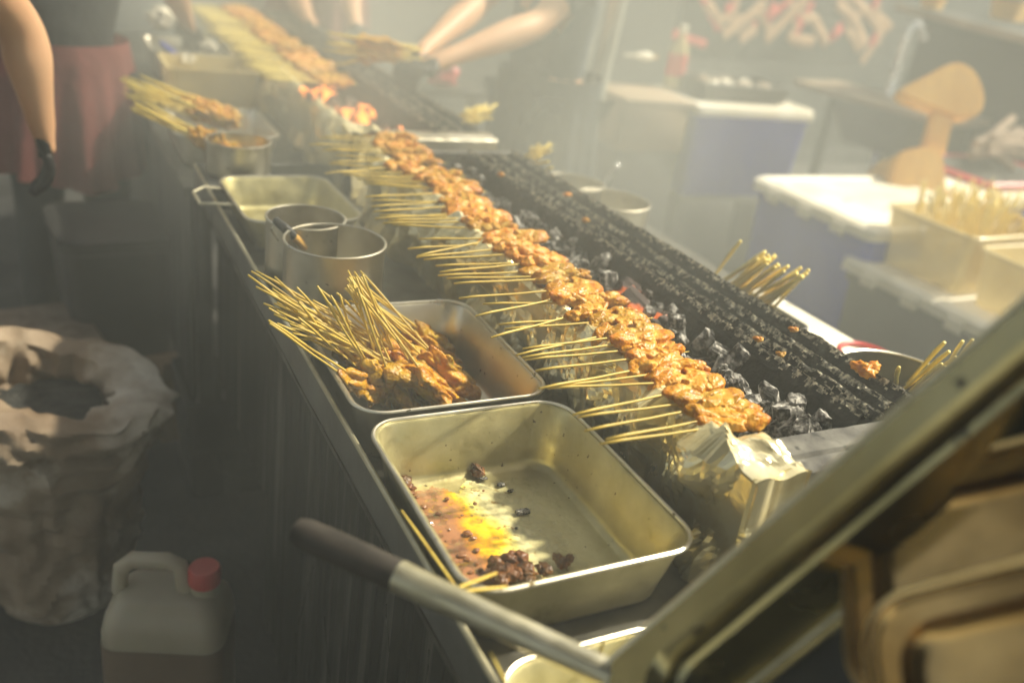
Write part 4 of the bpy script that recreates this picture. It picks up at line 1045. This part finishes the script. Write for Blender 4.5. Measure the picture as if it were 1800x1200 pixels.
for (x, y) in ((1580, 345), (1652, 350)):
    a = atk(x, y, K + .04); bm = bmesh.new(); tube(bm, [a + Vector((0, 0, .02)), Vector((a.x, a.y, 0))], .02, 10); finish('leg', bm, 'wood', wc)
# mural board with red and tan shapes
mu = thing('painted_board', 'dark board painted with red peppers and tan leaves above the sink', 'sign')
C0 = atk(1380, 40, 5.3); ex = Vector((math.cos(math.radians(10)), math.sin(math.radians(10)), 0)); ny_ = Vector((ex.y, -ex.x, 0))
mm = Matrix((ex, -ny_, Vector((0, 0, 1)))).transposed().to_4x4(); mm.translation = C0; mu.matrix_world = mm
bm = bmesh.new(); box(bm, -.85, .85, 0, .03, -.22, .75, .004); finish('board', bm, 'wall', mu)
def onb(px_, py_):
    dr = ray(px_, py_); t_ = (C0 - O_).dot(ny_) / dr.dot(ny_); return mm.inverted() @ (O_ + dr * t_)
def band(name, pts, r, m):
    bm = bmesh.new(); tube(bm, [Vector((onb(*p).x, -.004, onb(*p).z)) for p in pts], r, 8)
    for v in bm.verts: v.co.y = -.004 + (v.co.y + .004) * .15
    finish(name, bm, m, mu)
for pts in ([(1240, 5), (1265, 40), (1290, 15), (1295, -10)], [(1270, 62), (1310, 35), (1345, 5)], [(1345, 70), (1380, 35), (1420, -5)], [(1395, 50), (1410, 30), (1430, 35), (1452, 78)], [(1470, 5), (1500, 35), (1520, 80)], [(1490, -10), (1520, 20), (1545, 50), (1540, 80)], [(1385, 60), (1400, 72), (1430, 75)], [(1500, 60), (1515, 85)], [(1300, 70), (1330, 50)]):
    band('leaf', pts, .036, 'tan')
for pts, r in (([(1275, 22), (1290, 12)], .03), ([(1350, 15), (1358, 32)], .045), ([(1400, 45), (1408, 30)], .03), ([(1466, 50), (1470, 65)], .05), ([(1535, 0), (1540, 8)], .045), ([(1322, 44), (1327, 48)], .02), ([(1540, 60), (1530, 82)], .03)):
    band('pepper', pts, r * 1.25, 'redpaint')
for k in range(14):
    x = rs.uniform(1205, 1550); y = rs.uniform(-20, 85); a = rs.uniform(-1.2, 1.2); l_ = rs.uniform(12, 38)
    band('leaf', [(x - l_ * math.cos(a), y - l_ * math.sin(a)), (x, y + rs.uniform(-4, 4)), (x + l_ * math.cos(a), y + l_ * math.sin(a))], rs.uniform(.02, .032), 'tan' if k % 3 else 'redpaint')
# wall shelf at upper right
sh = thing('wall_shelf', 'long dark shelf with a pale edge at the upper right', 'shelf')
a = atk(1575, 12, 5.0); b = atk(1830, 78, 4.4); e = (b - a); e.normalize(); nb = Vector((e.y, -e.x, 0)).normalized(); nb = nb if nb.dot(F_) > 0 else -nb
def slab(name, h0, h1, d0, d1, m):
    bm = bmesh.new(); v = [(a + e * s * ((b - a).length) + nb * d_ + Vector((0, 0, h))) for s in (0, 1.3) for d_ in (d0, d1) for h in (h0, h1)]
    vs = [bm.verts.new(q) for q in v]; bmesh.ops.convex_hull(bm, input=vs); finish(name, bm, m, sh)
slab('edge', -.02, .02, -.01, 0, 'woodgrey'); slab('board', -.015, .015, .001, .35, 'dark'); slab('back', -.9, -.0151, .33, .35, 'wall')
slab('support', -1.25, -.0152, .28, .31, 'wall')
for i, (x, y, s) in enumerate([(1640, 8, .10), (1775, 22, .16)]):
    q = atk(x, y - 2, 4.95); t = thing('takeaway_carton', ['small orange carton on the wall shelf', 'larger orange carton on the wall shelf at the right edge'][i], 'carton', q, .3)
    bm = bmesh.new(); loft(bm, [rrect(0, 0, s, s * .8, .01, -s * .3), rrect(0, 0, s * 1.25, s, .012, s * .35)], True, True); finish('body', bm, 'wood', t)
    bm = bmesh.new(); loft(bm, [rrect(0, 0, s * 1.3, s * 1.05, .012, s * .352), rrect(0, 0, s * 1.3, s * 1.05, .012, s * .42)], True, True); finish('lid', bm, 'card', t)
# firewood
for k in range(9):
    a = atk(1695 + rs.uniform(0, 25) + k * 4, 272 - k * 4 + rs.uniform(-8, 18), 4.1); b = atk(1790 + rs.uniform(-15, 30), 215 + k * 9 + rs.uniform(-10, 10), 4.25)
    bm = bmesh.new(); tube(bm, [a, a.lerp(b, .35) + Vector((0, 0, .02 * rs.uniform(-1, 1))), a.lerp(b, .7), b], [.022, .028, .026, .02], 9)
    for v in bm.verts: v.co += Vector((1, 1, 1)) * .006 * noise.noise(v.co * 20)
    tag(finish('firewood_log', bm, 'log'), 'crooked brown log in the firewood heap at the right edge', 'log', 'logs in the firewood heap')
t = thing('wood_crate', 'dark crate with a red rim under the firewood heap', 'crate')
q = atk(1745, 300, 4.2); bm = bmesh.new(); loft(bm, [rrect(q.x, q.y, .6, .45, .02, 0), rrect(q.x, q.y, .62, .47, .02, q.z)], True, True); finish('body', bm, 'dark', t)
bm = bmesh.new(); tube(bm, rrect(q.x, q.y, .62, .47, .02, q.z), .014, 6, True); finish('rim', bm, 'red', t)

# ------------------------------------------------------------------ left side: sack, canister, crate, tub, carton
sk = thing('woven_sack', 'open woven sack with rolled rim standing on the left', 'sack', (-.015, 1.80, 0))
bm = bmesh.new(); seg = 110; L3 = []
prof = [(.07, .002), (.11, .012), (.125, .05), (.135, .14), (.15, .24), (.152, .32), (.175, .38), (.182, .43), (.178, .46), (.205, .48), (.222, .51), (.215, .545), (.17, .56), (.12, .545), (.105, .50), (.11, .47), (.08, .46)]
prof2 = []
for i in range(len(prof) - 1):
    for k in range(4):
        u = k / 4; prof2.append((prof[i][0] * (1 - u) + prof[i + 1][0] * u, prof[i][1] * (1 - u) + prof[i + 1][1] * u))
prof2.append(prof[-1])
for i, (r, z) in enumerate(prof2):
    ring = []
    for k in range(seg):
        a = 2 * PI * k / seg; dr = Vector((math.cos(a), math.sin(a), 0))
        p = dr * r + Vector((0, 0, z))
        wz = z + .05 * noise.noise(dr * 1.3 + Vector((0, 0, 3)))
        f1 = abs(((k / seg * 9 + wz * 3.2 + noise.noise(Vector((dr.x * 2, dr.y * 2, z * 5)))) % 1) - .5) * 2
        f2 = abs(((wz * 17 + 1.6 * noise.noise(Vector((dr.x * 1.8, dr.y * 1.8, z * 3)))) % 1) - .5) * 2
        e_ = .016 * f1 + .017 * f2 + .012 * noise.noise(Vector((dr.x * 4, dr.y * 4, z * 16))) + .018 * noise.noise(Vector((dr.x * 1.4, dr.y * 1.4, z * 5 + 2)))
        zz = z + (.030 * noise.noise(Vector((dr.x * 1.6, dr.y * 1.6, 7))) if z > .36 else 0)
        tt = max(0, z - .40) / .16
        P_ = dr * (r + e_ * min(1, z * 8 + .1)); P_.y *= 1 - .22 * tt; P_.x -= .02 * tt
        ring.append(P_ + Vector((0, 0, zz - .055 * tt * dr.x + .03 * tt * dr.y)))
    L3.append(ring)
loft(bm, L3, True, True); finish('bag', bm, 'sack', sk)
bm = bmesh.new(); bmesh.ops.create_circle(bm, cap_ends=True, segments=50, radius=.105)
bmesh.ops.subdivide_edges(bm, edges=bm.edges[:], cuts=3)
for v in bm.verts: v.co.z = .480 + .012 * noise.noise(v.co * 40)
finish('contents', bm, 'sackin', sk)
jc = thing('jerry_can', 'milky plastic jerry can with a red cap on the floor', 'canister', (.155, 1.37, 0), math.radians(-22))
bm = bmesh.new(); W2, D2 = .21, .15
loft(bm, [rrect(0, 0, W2 - .03, D2 - .03, .03, 0), rrect(0, 0, W2, D2, .035, .012), rrect(0, 0, W2, D2, .035, .10), rrect(0, 0, W2 - .006, D2 - .006, .035, .108), rrect(0, 0, W2, D2, .035, .116), rrect(0, 0, W2, D2, .035, .21), rrect(0, 0, W2 - .012, D2 - .012, .033, .235), rrect(0, 0, W2 - .05, D2 - .05, .028, .258), rrect(0, 0, W2 - .08, D2 - .08, .02, .262)], True, True)
finish('body', bm, 'can', jc)
bm = bmesh.new(); loft(bm, [rrect(0, 0, W2 + .002, D2 + .002, .035, .013), rrect(0, 0, W2 + .003, D2 + .003, .035, .195)]); finish('liquid_level', bm, 'liquid', jc)
bm = bmesh.new(); tube(bm, [(-.085, 0, .25), (-.08, 0, .29), (-.06, 0, .306), (.0, 0, .308), (.02, 0, .30), (.03, 0, .258)], [.014, .014, .013, .013, .014, .016], 12); finish('handle', bm, 'can', jc)
bm = bmesh.new(); lathe(bm, [(.024, .255), (.024, .275)], 24, (.062, 0), True, True); finish('neck', bm, 'can', jc)
bm = bmesh.new(); seg = 48
loft(bm, [[Vector((.062 + (r + (.0012 if k % 2 else 0)) * math.cos(2 * PI * k / seg), (r + (.0012 if k % 2 else 0)) * math.sin(2 * PI * k / seg), z)) for k in range(seg)] for r, z in ((.026, .274), (.027, .276), (.027, .298), (.024, .302))], True, True); finish('cap', bm, 'red', jc)
jc.scale = (1.0, 1.0, 1.24)
cr = thing('black_crate', 'black plastic crate with a wire loop under the far table end', 'crate', (.40, 2.2, 0))
bm = bmesh.new(); loft(bm, [rrect(0, 0, .20, .24, .02, 0), rrect(0, 0, .22, .26, .02, .27), rrect(0, 0, .228, .268, .02, .27), rrect(0, 0, .228, .268, .02, .285), rrect(0, 0, .205, .245, .018, .285), rrect(0, 0, .19, .23, .018, .01)], True, True); finish('body', bm, 'black', cr)
bm = bmesh.new(); tube(bm, [(-.05, -.134, .14), (-.045, -.15, .10), (0, -.155, .075), (.05, -.15, .09), (.07, -.134, .14)], .003, 6); box(bm, -.105, .105, -.136, -.13, .135, .15, .001); finish('wire_handle', bm, 'dark', cr)
tb = thing('plastic_tub', 'large dark tub on the floor before the maroon apron', 'tub', (.19, 2.72, 0), .1)
bm = bmesh.new(); loft(bm, [rrect(0, 0, .24, .28, .05, 0), rrect(0, 0, .31, .34, .06, .50), rrect(0, 0, .325, .355, .06, .505), rrect(0, 0, .325, .355, .06, .525), rrect(0, 0, .29, .32, .05, .525), rrect(0, 0, .22, .26, .05, .05)], True, True); finish('body', bm, 'black', tb)
bm = bmesh.new(); loft(bm, [rrect(0, 0, .33, .36, .06, .527), rrect(0, 0, .335, .365, .06, .54), rrect(0, 0, .29, .32, .05, .548)], True, True); finish('lid', bm, 'black', tb)
cb = thing('cardboard_box', 'brown cardboard box with a raised flap on the floor under the table', 'box', (.33, 2.46, 0), .15)
bm = bmesh.new(); box(bm, -.08, .08, -.08, .08, 0, .2, .002); finish('body', bm, 'card', cb)
bm = bmesh.new(); box(bm, -.08, .08, -.003, .0, 0, .08, 0, Matrix.Translation((0, -.08, .2)) @ Matrix.Rotation(.5, 4, 'X')); finish('flap', bm, 'card', cb)
st = thing('step_stool', 'low dark brown wooden stool on the floor left of the tub', 'stool', (-.06, 2.55, 0), .2)
bm = bmesh.new(); box(bm, -.17, .17, -.14, .14, .27, .3, .005); finish('seat', bm, 'log', st)
for sx_ in (-1, 1):
    for sy_ in (-1, 1):
        bm = bmesh.new(); box(bm, sx_ * .14 - .018, sx_ * .14 + .018, sy_ * .11 - .018, sy_ * .11 + .018, 0, .269, .002); finish('leg', bm, 'log', st)

# ------------------------------------------------------------------ people
def skin_mesh(chains, sub=2, merge=None):
    """chains: list of point lists [(co, radius)...]; points shared by value are welded"""
    bm = bmesh.new(); lay = bm.verts.layers.skin.verify(); idx = {}; rootset = False
    for ch in chains:
        pv = None
        for co, r in ch:
            key = tuple(round(c, 4) for c in co)
            if key not in idx:
                v = bm.verts.new(co); idx[key] = v; rr = r if isinstance(r, tuple) else (r, r); v[lay].radius = rr
                if not rootset: v[lay].use_root = True; rootset = True
            v = idx[key]
            if pv is not None and pv is not v and not bm.edges.get((pv, v)): bm.edges.new((pv, v))
            pv = v
    return baked(bm, [('SKIN', dict(use_smooth_shade=True)), ('SUBSURF', dict(levels=sub, render_levels=sub))])
def V(*a): return Vector(a)
def hand_chains(wrist, d, up, r=1.0, curl=.5):
    d = Vector(d).normalized(); up = Vector(up).normalized(); side = d.cross(up).normalized(); up = side.cross(d)
    palm = wrist + d * .055 * r; ch = [[(wrist, .021 * r), (wrist + d * .03 * r, (.028 * r, .016 * r)), (palm, (.032 * r, .016 * r))]]
    fing = []
    for k, (o_, ln) in enumerate(((-.028, .070), (-.010, .080), (.010, .074), (.027, .058))):
        p0 = palm + side * o_ * r - d * .01 * r; p1 = palm + side * o_ * 1.1 * r + d * .025 * r
        p2 = p1 + (d * math.cos(curl) - up * math.sin(curl)) * ln * .45 * r; p3 = p2 + (d * math.cos(curl * 2.1) - up * math.sin(curl * 2.1)) * ln * .5 * r
        fing.append([(p0, .010 * r), (p1, .0095 * r), (p2, .0088 * r), (p3, .0072 * r)])
    b = wrist + d * .025 * r - side * .02 * r
    fing.append([(b, .012 * r), (b - side * .022 * r + d * .022 * r, .011 * r), (b - side * .028 * r + d * .05 * r - up * .012 * r, .009 * r)])
    return ch, fing
def person(label, base, face, h, colors, arms, gloves=True, apron=None, lean=0, sleeve=.45):
    """base: point between the feet; face: unit vector the person faces; arms: ((elbow, hand, up), (elbow, hand, up)) in world"""
    t = thing('person', label, 'person', base)
    base = Vector(base); f = Vector(face).normalized(); s = Vector((f.y, -f.x, 0))   # s: person's right
    k = h / 1.7
    def Q(a, b, c): return s * a * k + f * b * k + Vector((0, 0, c * k))
    ln = lean
    pel = Q(0, 0, .92); wai = Q(0, .01 + ln * .1, 1.05); che = Q(0, ln * .25, 1.28); nec = Q(0, ln * .35, 1.43); hb = Q(0, ln * .40, 1.50)
    hd = Q(0, ln * .42 + .015, 1.585); ht = Q(0, ln * .43, 1.66)
    body = [[(pel, (.15 * k, .11 * k)), (wai, (.135 * k, .10 * k)), (che, (.16 * k, .11 * k)), (nec, .056 * k), (hb, .055 * k)]]
    legs = []; sh = []
    for sg in (1, -1):
        hip = Q(.09 * sg, 0, .86); kn = Q(.11 * sg, .02, .47); an = Q(.12 * sg, -.01, .08); toe = Q(.14 * sg, .14, .03)
        legs.append([(pel, (.15 * k, .11 * k)), (hip, .09 * k), (kn, .058 * k), (an, .042 * k)])
        sh.append([(an + V(0, 0, -.01), .045 * k), (Q(.13 * sg, .05, .045), (.048 * k, .04 * k)), (toe, (.042 * k, .03 * k))])
    armch = []; sl = []; gl = []
    for i, (el, ha, up) in enumerate(arms):
        sg = 1 if i == 0 else -1
        so_ = Q(.185 * sg, ln * .28, 1.36)
        el = Vector(el) - base; ha = Vector(ha) - base
        mid = el.lerp(ha, .45)
        armch.append([(che, (.16 * k, .11 * k)), (so_, .062 * k), (so_.lerp(el, .55), .052 * k), (el, .045 * k), (el.lerp(ha, .28), .050 * k), (mid, .044 * k), (el.lerp(ha, .8), .031 * k), (ha, .028 * k)])
        c_, f_ = hand_chains(ha, (ha - el), up, k, .45)
        gl.append((c_, f_)); sl.append((so_, el))
    # one continuous body with arms, legs and head
    hands = []
    for c_, f_ in gl: hands.append(c_[0])
    head = [[(hb, .055 * k), (hd - f * .0 * k, (.078 * k, .09 * k)), (ht, (.06 * k, .07 * k))]]
    me = skin_mesh(body + [[(nec, .056 * k), (hb, .055 * k)]] + head + [l for l in legs] + armch + hands, 2)
    mesh_obj('body', me, 'skin', t)
    for c_, f_ in gl:
        pass
    # gloves with five separate fingers
    for c_, f_ in gl:
        bm2 = skin_mesh([c_[0]], 2); parts = [bm2] + [skin_mesh([q], 2) for q in f_]
        bm = bmesh.new()
        for q in parts: bm.from_mesh(q)
        for v in bm.verts: v.co += (v.normal.normalized() if v.normal.length else V(0, 0, 0)) * .002
        finish('glove' if gloves else 'hand', bm, 'glove' if gloves else 'skin', t)
    shirt, trouser = colors
    g = .012 * k
    ch = [[(pel + V(0, 0, -.03), (.165 * k, .128 * k)), (wai, (.155 * k, .118 * k)), (che, (.178 * k, .128 * k)), (nec + V(0, 0, -.03), .078 * k)]]
    for so_, el in sl: ch.append([(che, (.178 * k, .128 * k)), (so_, .076 * k), (so_.lerp(el, sleeve), .066 * k), (so_.lerp(el, sleeve + .12), .066 * k)])
    mesh_obj('shirt', skin_mesh(ch, 2), shirt, t)
    ch = [[(pel, (.158 * k, .12 * k)), (legs[0][1][0], .104 * k), (legs[0][2][0], .074 * k), (legs[0][3][0], .06 * k)], [(pel, (.158 * k, .12 * k)), (legs[1][1][0], .104 * k), (legs[1][2][0], .074 * k), (legs[1][3][0], .06 * k)]]
    mesh_obj('trousers', skin_mesh(ch, 2), trouser, t)
    for q in sh: mesh_obj('shoe', skin_mesh([q], 2), 'black', t)
    # face and hair
    bm = bmesh.new()
    blob(bm, hd + Vector((0, 0, .025 * k)) - f * .012 * k, (.088 * k, .1 * k, .088 * k), 3, .05, 3, 1)
    for v in bm.verts:
        if (v.co - hd).dot(f) > .045 * k and v.co.z < hd.z + .06 * k: v.co -= f * .05 * k
    finish('hair', bm, 'hair', t)
    bm = bmesh.new(); blob(bm, hd + f * .095 * k - V(0, 0, .018 * k), (.012 * k, .014 * k, .018 * k), 2, 0); finish('nose', bm, 'skin', t)
    for sg in (1, -1):
        bm = bmesh.new(); blob(bm, hd + f * .083 * k + s * .03 * sg * k + V(0, 0, .004 * k), (.011 * k, .009 * k, .006 * k), 2, 0); finish('eye', bm, 'eye', t)
        bm = bmesh.new(); blob(bm, hd + s * .083 * sg * k - V(0, 0, .01 * k), (.01 * k, .016 * k, .028 * k), 2, 0); finish('ear', bm, 'skin', t)
    bm = bmesh.new(); blob(bm, hd + f * .083 * k - V(0, 0, .045 * k), (.022 * k, .01 * k, .006 * k), 2, 0); finish('mouth', bm, 'redpaint', t)
    if apron:
        z1, z0, rr, m_ = apron; bm = bmesh.new(); L4 = []; n = 20; seg = 120
        for i in range(n + 1):
            u = i / n; z = z1 + (z0 - z1) * u; ring = []
            for q in range(seg):
                a = 2 * PI * q / seg
                fold = 1 + .22 * u * math.sin(a * 9 + 1.2 * math.sin(a * 2)) * .35 + .06 * u * math.sin(a * 17 + 2)
                ex_ = (rr[0] + (rr[1] - rr[0]) * u ** .8) * fold
                ring.append(s * math.cos(a) * ex_ * k + f * math.sin(a) * ex_ * .92 * k + Vector((0, 0, z * k + .02 * u * math.sin(a * 3))))
            L4.append(ring)
        loft(bm, L4); bmesh.ops.solidify(bm, geom=bm.faces[:], thickness=.004); finish('apron', bm, m_, t)
    return t
# left edge: arm hanging, gloved hand
person('person in black at the left edge, one arm hanging down, black glove', (-.33, 2.02, 0), (.3, .95, 0), 1.72, ('blackcloth', 'blackcloth'),
       ((V(.0, 2.10, 1.155), V(.022, 2.10, .955), (1, 0, 0)), (V(-.50, 2.1, 1.12), V(-.42, 2.3, .95), (0, 0, 1))), sleeve=.5)
# maroon apron, standing left of the far table
person('person in dark shirt and long maroon apron beside the far trays', (.10, 3.08, 0), (.3, -.95, 0), 1.62, ('blackcloth', 'blackcloth'),
       ((V(-.16, 3.22, 1.10), V(-.2, 3.0, .95), (0, 0, 1)), (V(.42, 3.22, 1.15), V(.50, 3.4, 1.0), (0, 0, 1))), apron=(1.03, .62, (.195, .24), 'maroon'))
# navy, right of far grill, both forearms over the coals
h1 = aty(742, 92, 2.60); e1_ = aty(838, 8, 2.86); h2 = aty(772, 108, 2.52); e2_ = aty(948, 42, 2.62)
person('person in navy bending both forearms over the far grill, black gloves', (1.62, 2.86, 0), (-.92, -.1, 0), 1.70, ('navy', 'navy'),
       ((e1_, h1, (0, 0, 1)), (e2_, h2, (0, 0, 1))), lean=.15, sleeve=.55, apron=(1.0, .45, (.19, .22), 'navy'))
# maroon top behind far grill
h1 = aty(625, 42, 3.55); e1_ = aty(612, -20, 3.75)
person('person in maroon behind the far grill reaching towards the coals', (1.15, 4.15, 0), (-.2, -1, 0), 1.66, ('maroon', 'blackcloth'),
       ((aty(520, -10, 3.95), aty(545, 40, 3.7), (0, 0, 1)), (e1_, h1, (0, 0, 1))), lean=.1, apron=(1.3, .5, (.2, .25), 'maroon'))
# bunch of skewers held by the navy person
hc = aty(720, 100, 2.55)
for k in range(15):
    T = hc + V(rs.uniform(-.0, .04), rs.uniform(-.02, .03), rs.uniform(-.02, .03))
    E = aty(rs.uniform(540, 600), rs.uniform(55, 120), 2.62)
    skewer(T, (E - T).normalized(), .07, 'cooked meat skewer in the bunch held by the gloved hand', 'skewers held over the far grill', meats=MM2, st=STF, r_=rs, sc=1.05, roll=rs.uniform(0, 6))
# red cloth beyond the hand
bm = bmesh.new(); q = aty(782, 130, 3.3); 
blob(bm, (0, 0, 0), (.06, .04, .05), 3, .5, 2, 4); o = finish('red_cloth', bm, 'red', loc=q); tag(o, 'crumpled red cloth beyond the gloved hands', 'cloth')
t = thing('back_stand', 'dark stand carrying the red cloth beyond the far grill', 'stand')
bm = bmesh.new(); box(bm, q.x - .15, q.x + .15, q.y - .1, q.y + .1, q.z - .065, q.z - .045, .002); finish('top', bm, 'dark', t)
for dx in (-.12, .12):
    bm = bmesh.new(); box(bm, q.x + dx - .015, q.x + dx + .015, q.y - .015, q.y + .015, 0, q.z - .066); finish('leg', bm, 'dark', t)

# ------------------------------------------------------------------ haze : the smoke hanging in the stall
def volbox(name, ext, dens, col, g, label):
    bm = bmesh.new(); box(bm, *ext)
    me = bpy.data.meshes.new(name); bm.to_mesh(me); bm.free(); o = bpy.data.objects.new(name, me); COL.objects.link(o)
    m = bpy.data.materials.new(name); m.use_nodes = True; nt = m.node_tree
    nt.nodes.remove(nt.nodes["Principled BSDF"]); v = nt.nodes.new("ShaderNodeVolumePrincipled")
    v.inputs["Color"].default_value = (*col, 1); v.inputs["Density"].default_value = dens; v.inputs["Anisotropy"].default_value = g
    nt.links.new(v.outputs[0], nt.nodes["Material Output"].inputs["Volume"]); me.materials.append(m)
    tag(o, label, 'haze', kind='stuff'); return o
volbox('haze', (-31, 31, -31, 31, -1, 3.4), .05, (.88, .93, .89), .0, 'thin grey haze hanging over the whole stall')
# the thick smoke drifting up from the grills and across the back of the stall: soft edges, uneven density
o = volbox('smoke', (-.2, 6.4, .15, 5.3, .55, 2.9), .3, (.90, .94, .87), .0, 'thick grey smoke drifting from the grills across the back')
nt = o.data.materials[0].node_tree; L = nt.links.new
v = [n for n in nt.nodes if n.bl_idname == 'ShaderNodeVolumePrincipled'][0]
tc = nt.nodes.new("ShaderNodeTexCoord"); sp_ = nt.nodes.new("ShaderNodeSeparateXYZ"); L(tc.outputs["Object"], sp_.inputs[0])
def ramp_(src, a, b, c=0, d=1):
    n = nt.nodes.new("ShaderNodeMapRange"); n.interpolation_type = 'SMOOTHSTEP'
    for i, x in enumerate((a, b, c, d)): n.inputs[i + 1].default_value = x
    L(src, n.inputs[0]); return n.outputs[0]
def mul(a, b):
    n = nt.nodes.new("ShaderNodeMath"); n.operation = 'MULTIPLY'; L(a, n.inputs[0])
    if isinstance(b, float): n.inputs[1].default_value = b
    else: L(b, n.inputs[1])
    return n.outputs[0]
no = nt.nodes.new("ShaderNodeTexNoise"); no.inputs["Scale"].default_value = 1.9; no.inputs["Detail"].default_value = 3; no.inputs["Distortion"].default_value = .6
mp_ = nt.nodes.new("ShaderNodeMapping"); mp_.inputs["Scale"].default_value = (1.2, 1, .6); L(tc.outputs["Object"], mp_.inputs[0]); L(mp_.outputs[0], no.inputs["Vector"])
dn = mul(mul(mul(ramp_(sp_.outputs[0], -.1, .6), ramp_(sp_.outputs[1], .15, 1.5)), ramp_(sp_.outputs[2], .6, 1.0)), ramp_(no.outputs["Fac"], .3, .72, .15, 1.7))
dn = mul(mul(mul(dn, ramp_(sp_.outputs[1], 5.3, 4.9)), ramp_(sp_.outputs[0], 1.1, 1.9, 1.0, .04)), .29)
L(dn, v.inputs["Density"])
S.cycles.volume_step_rate = 2.0; S.cycles.volume_max_steps = 64
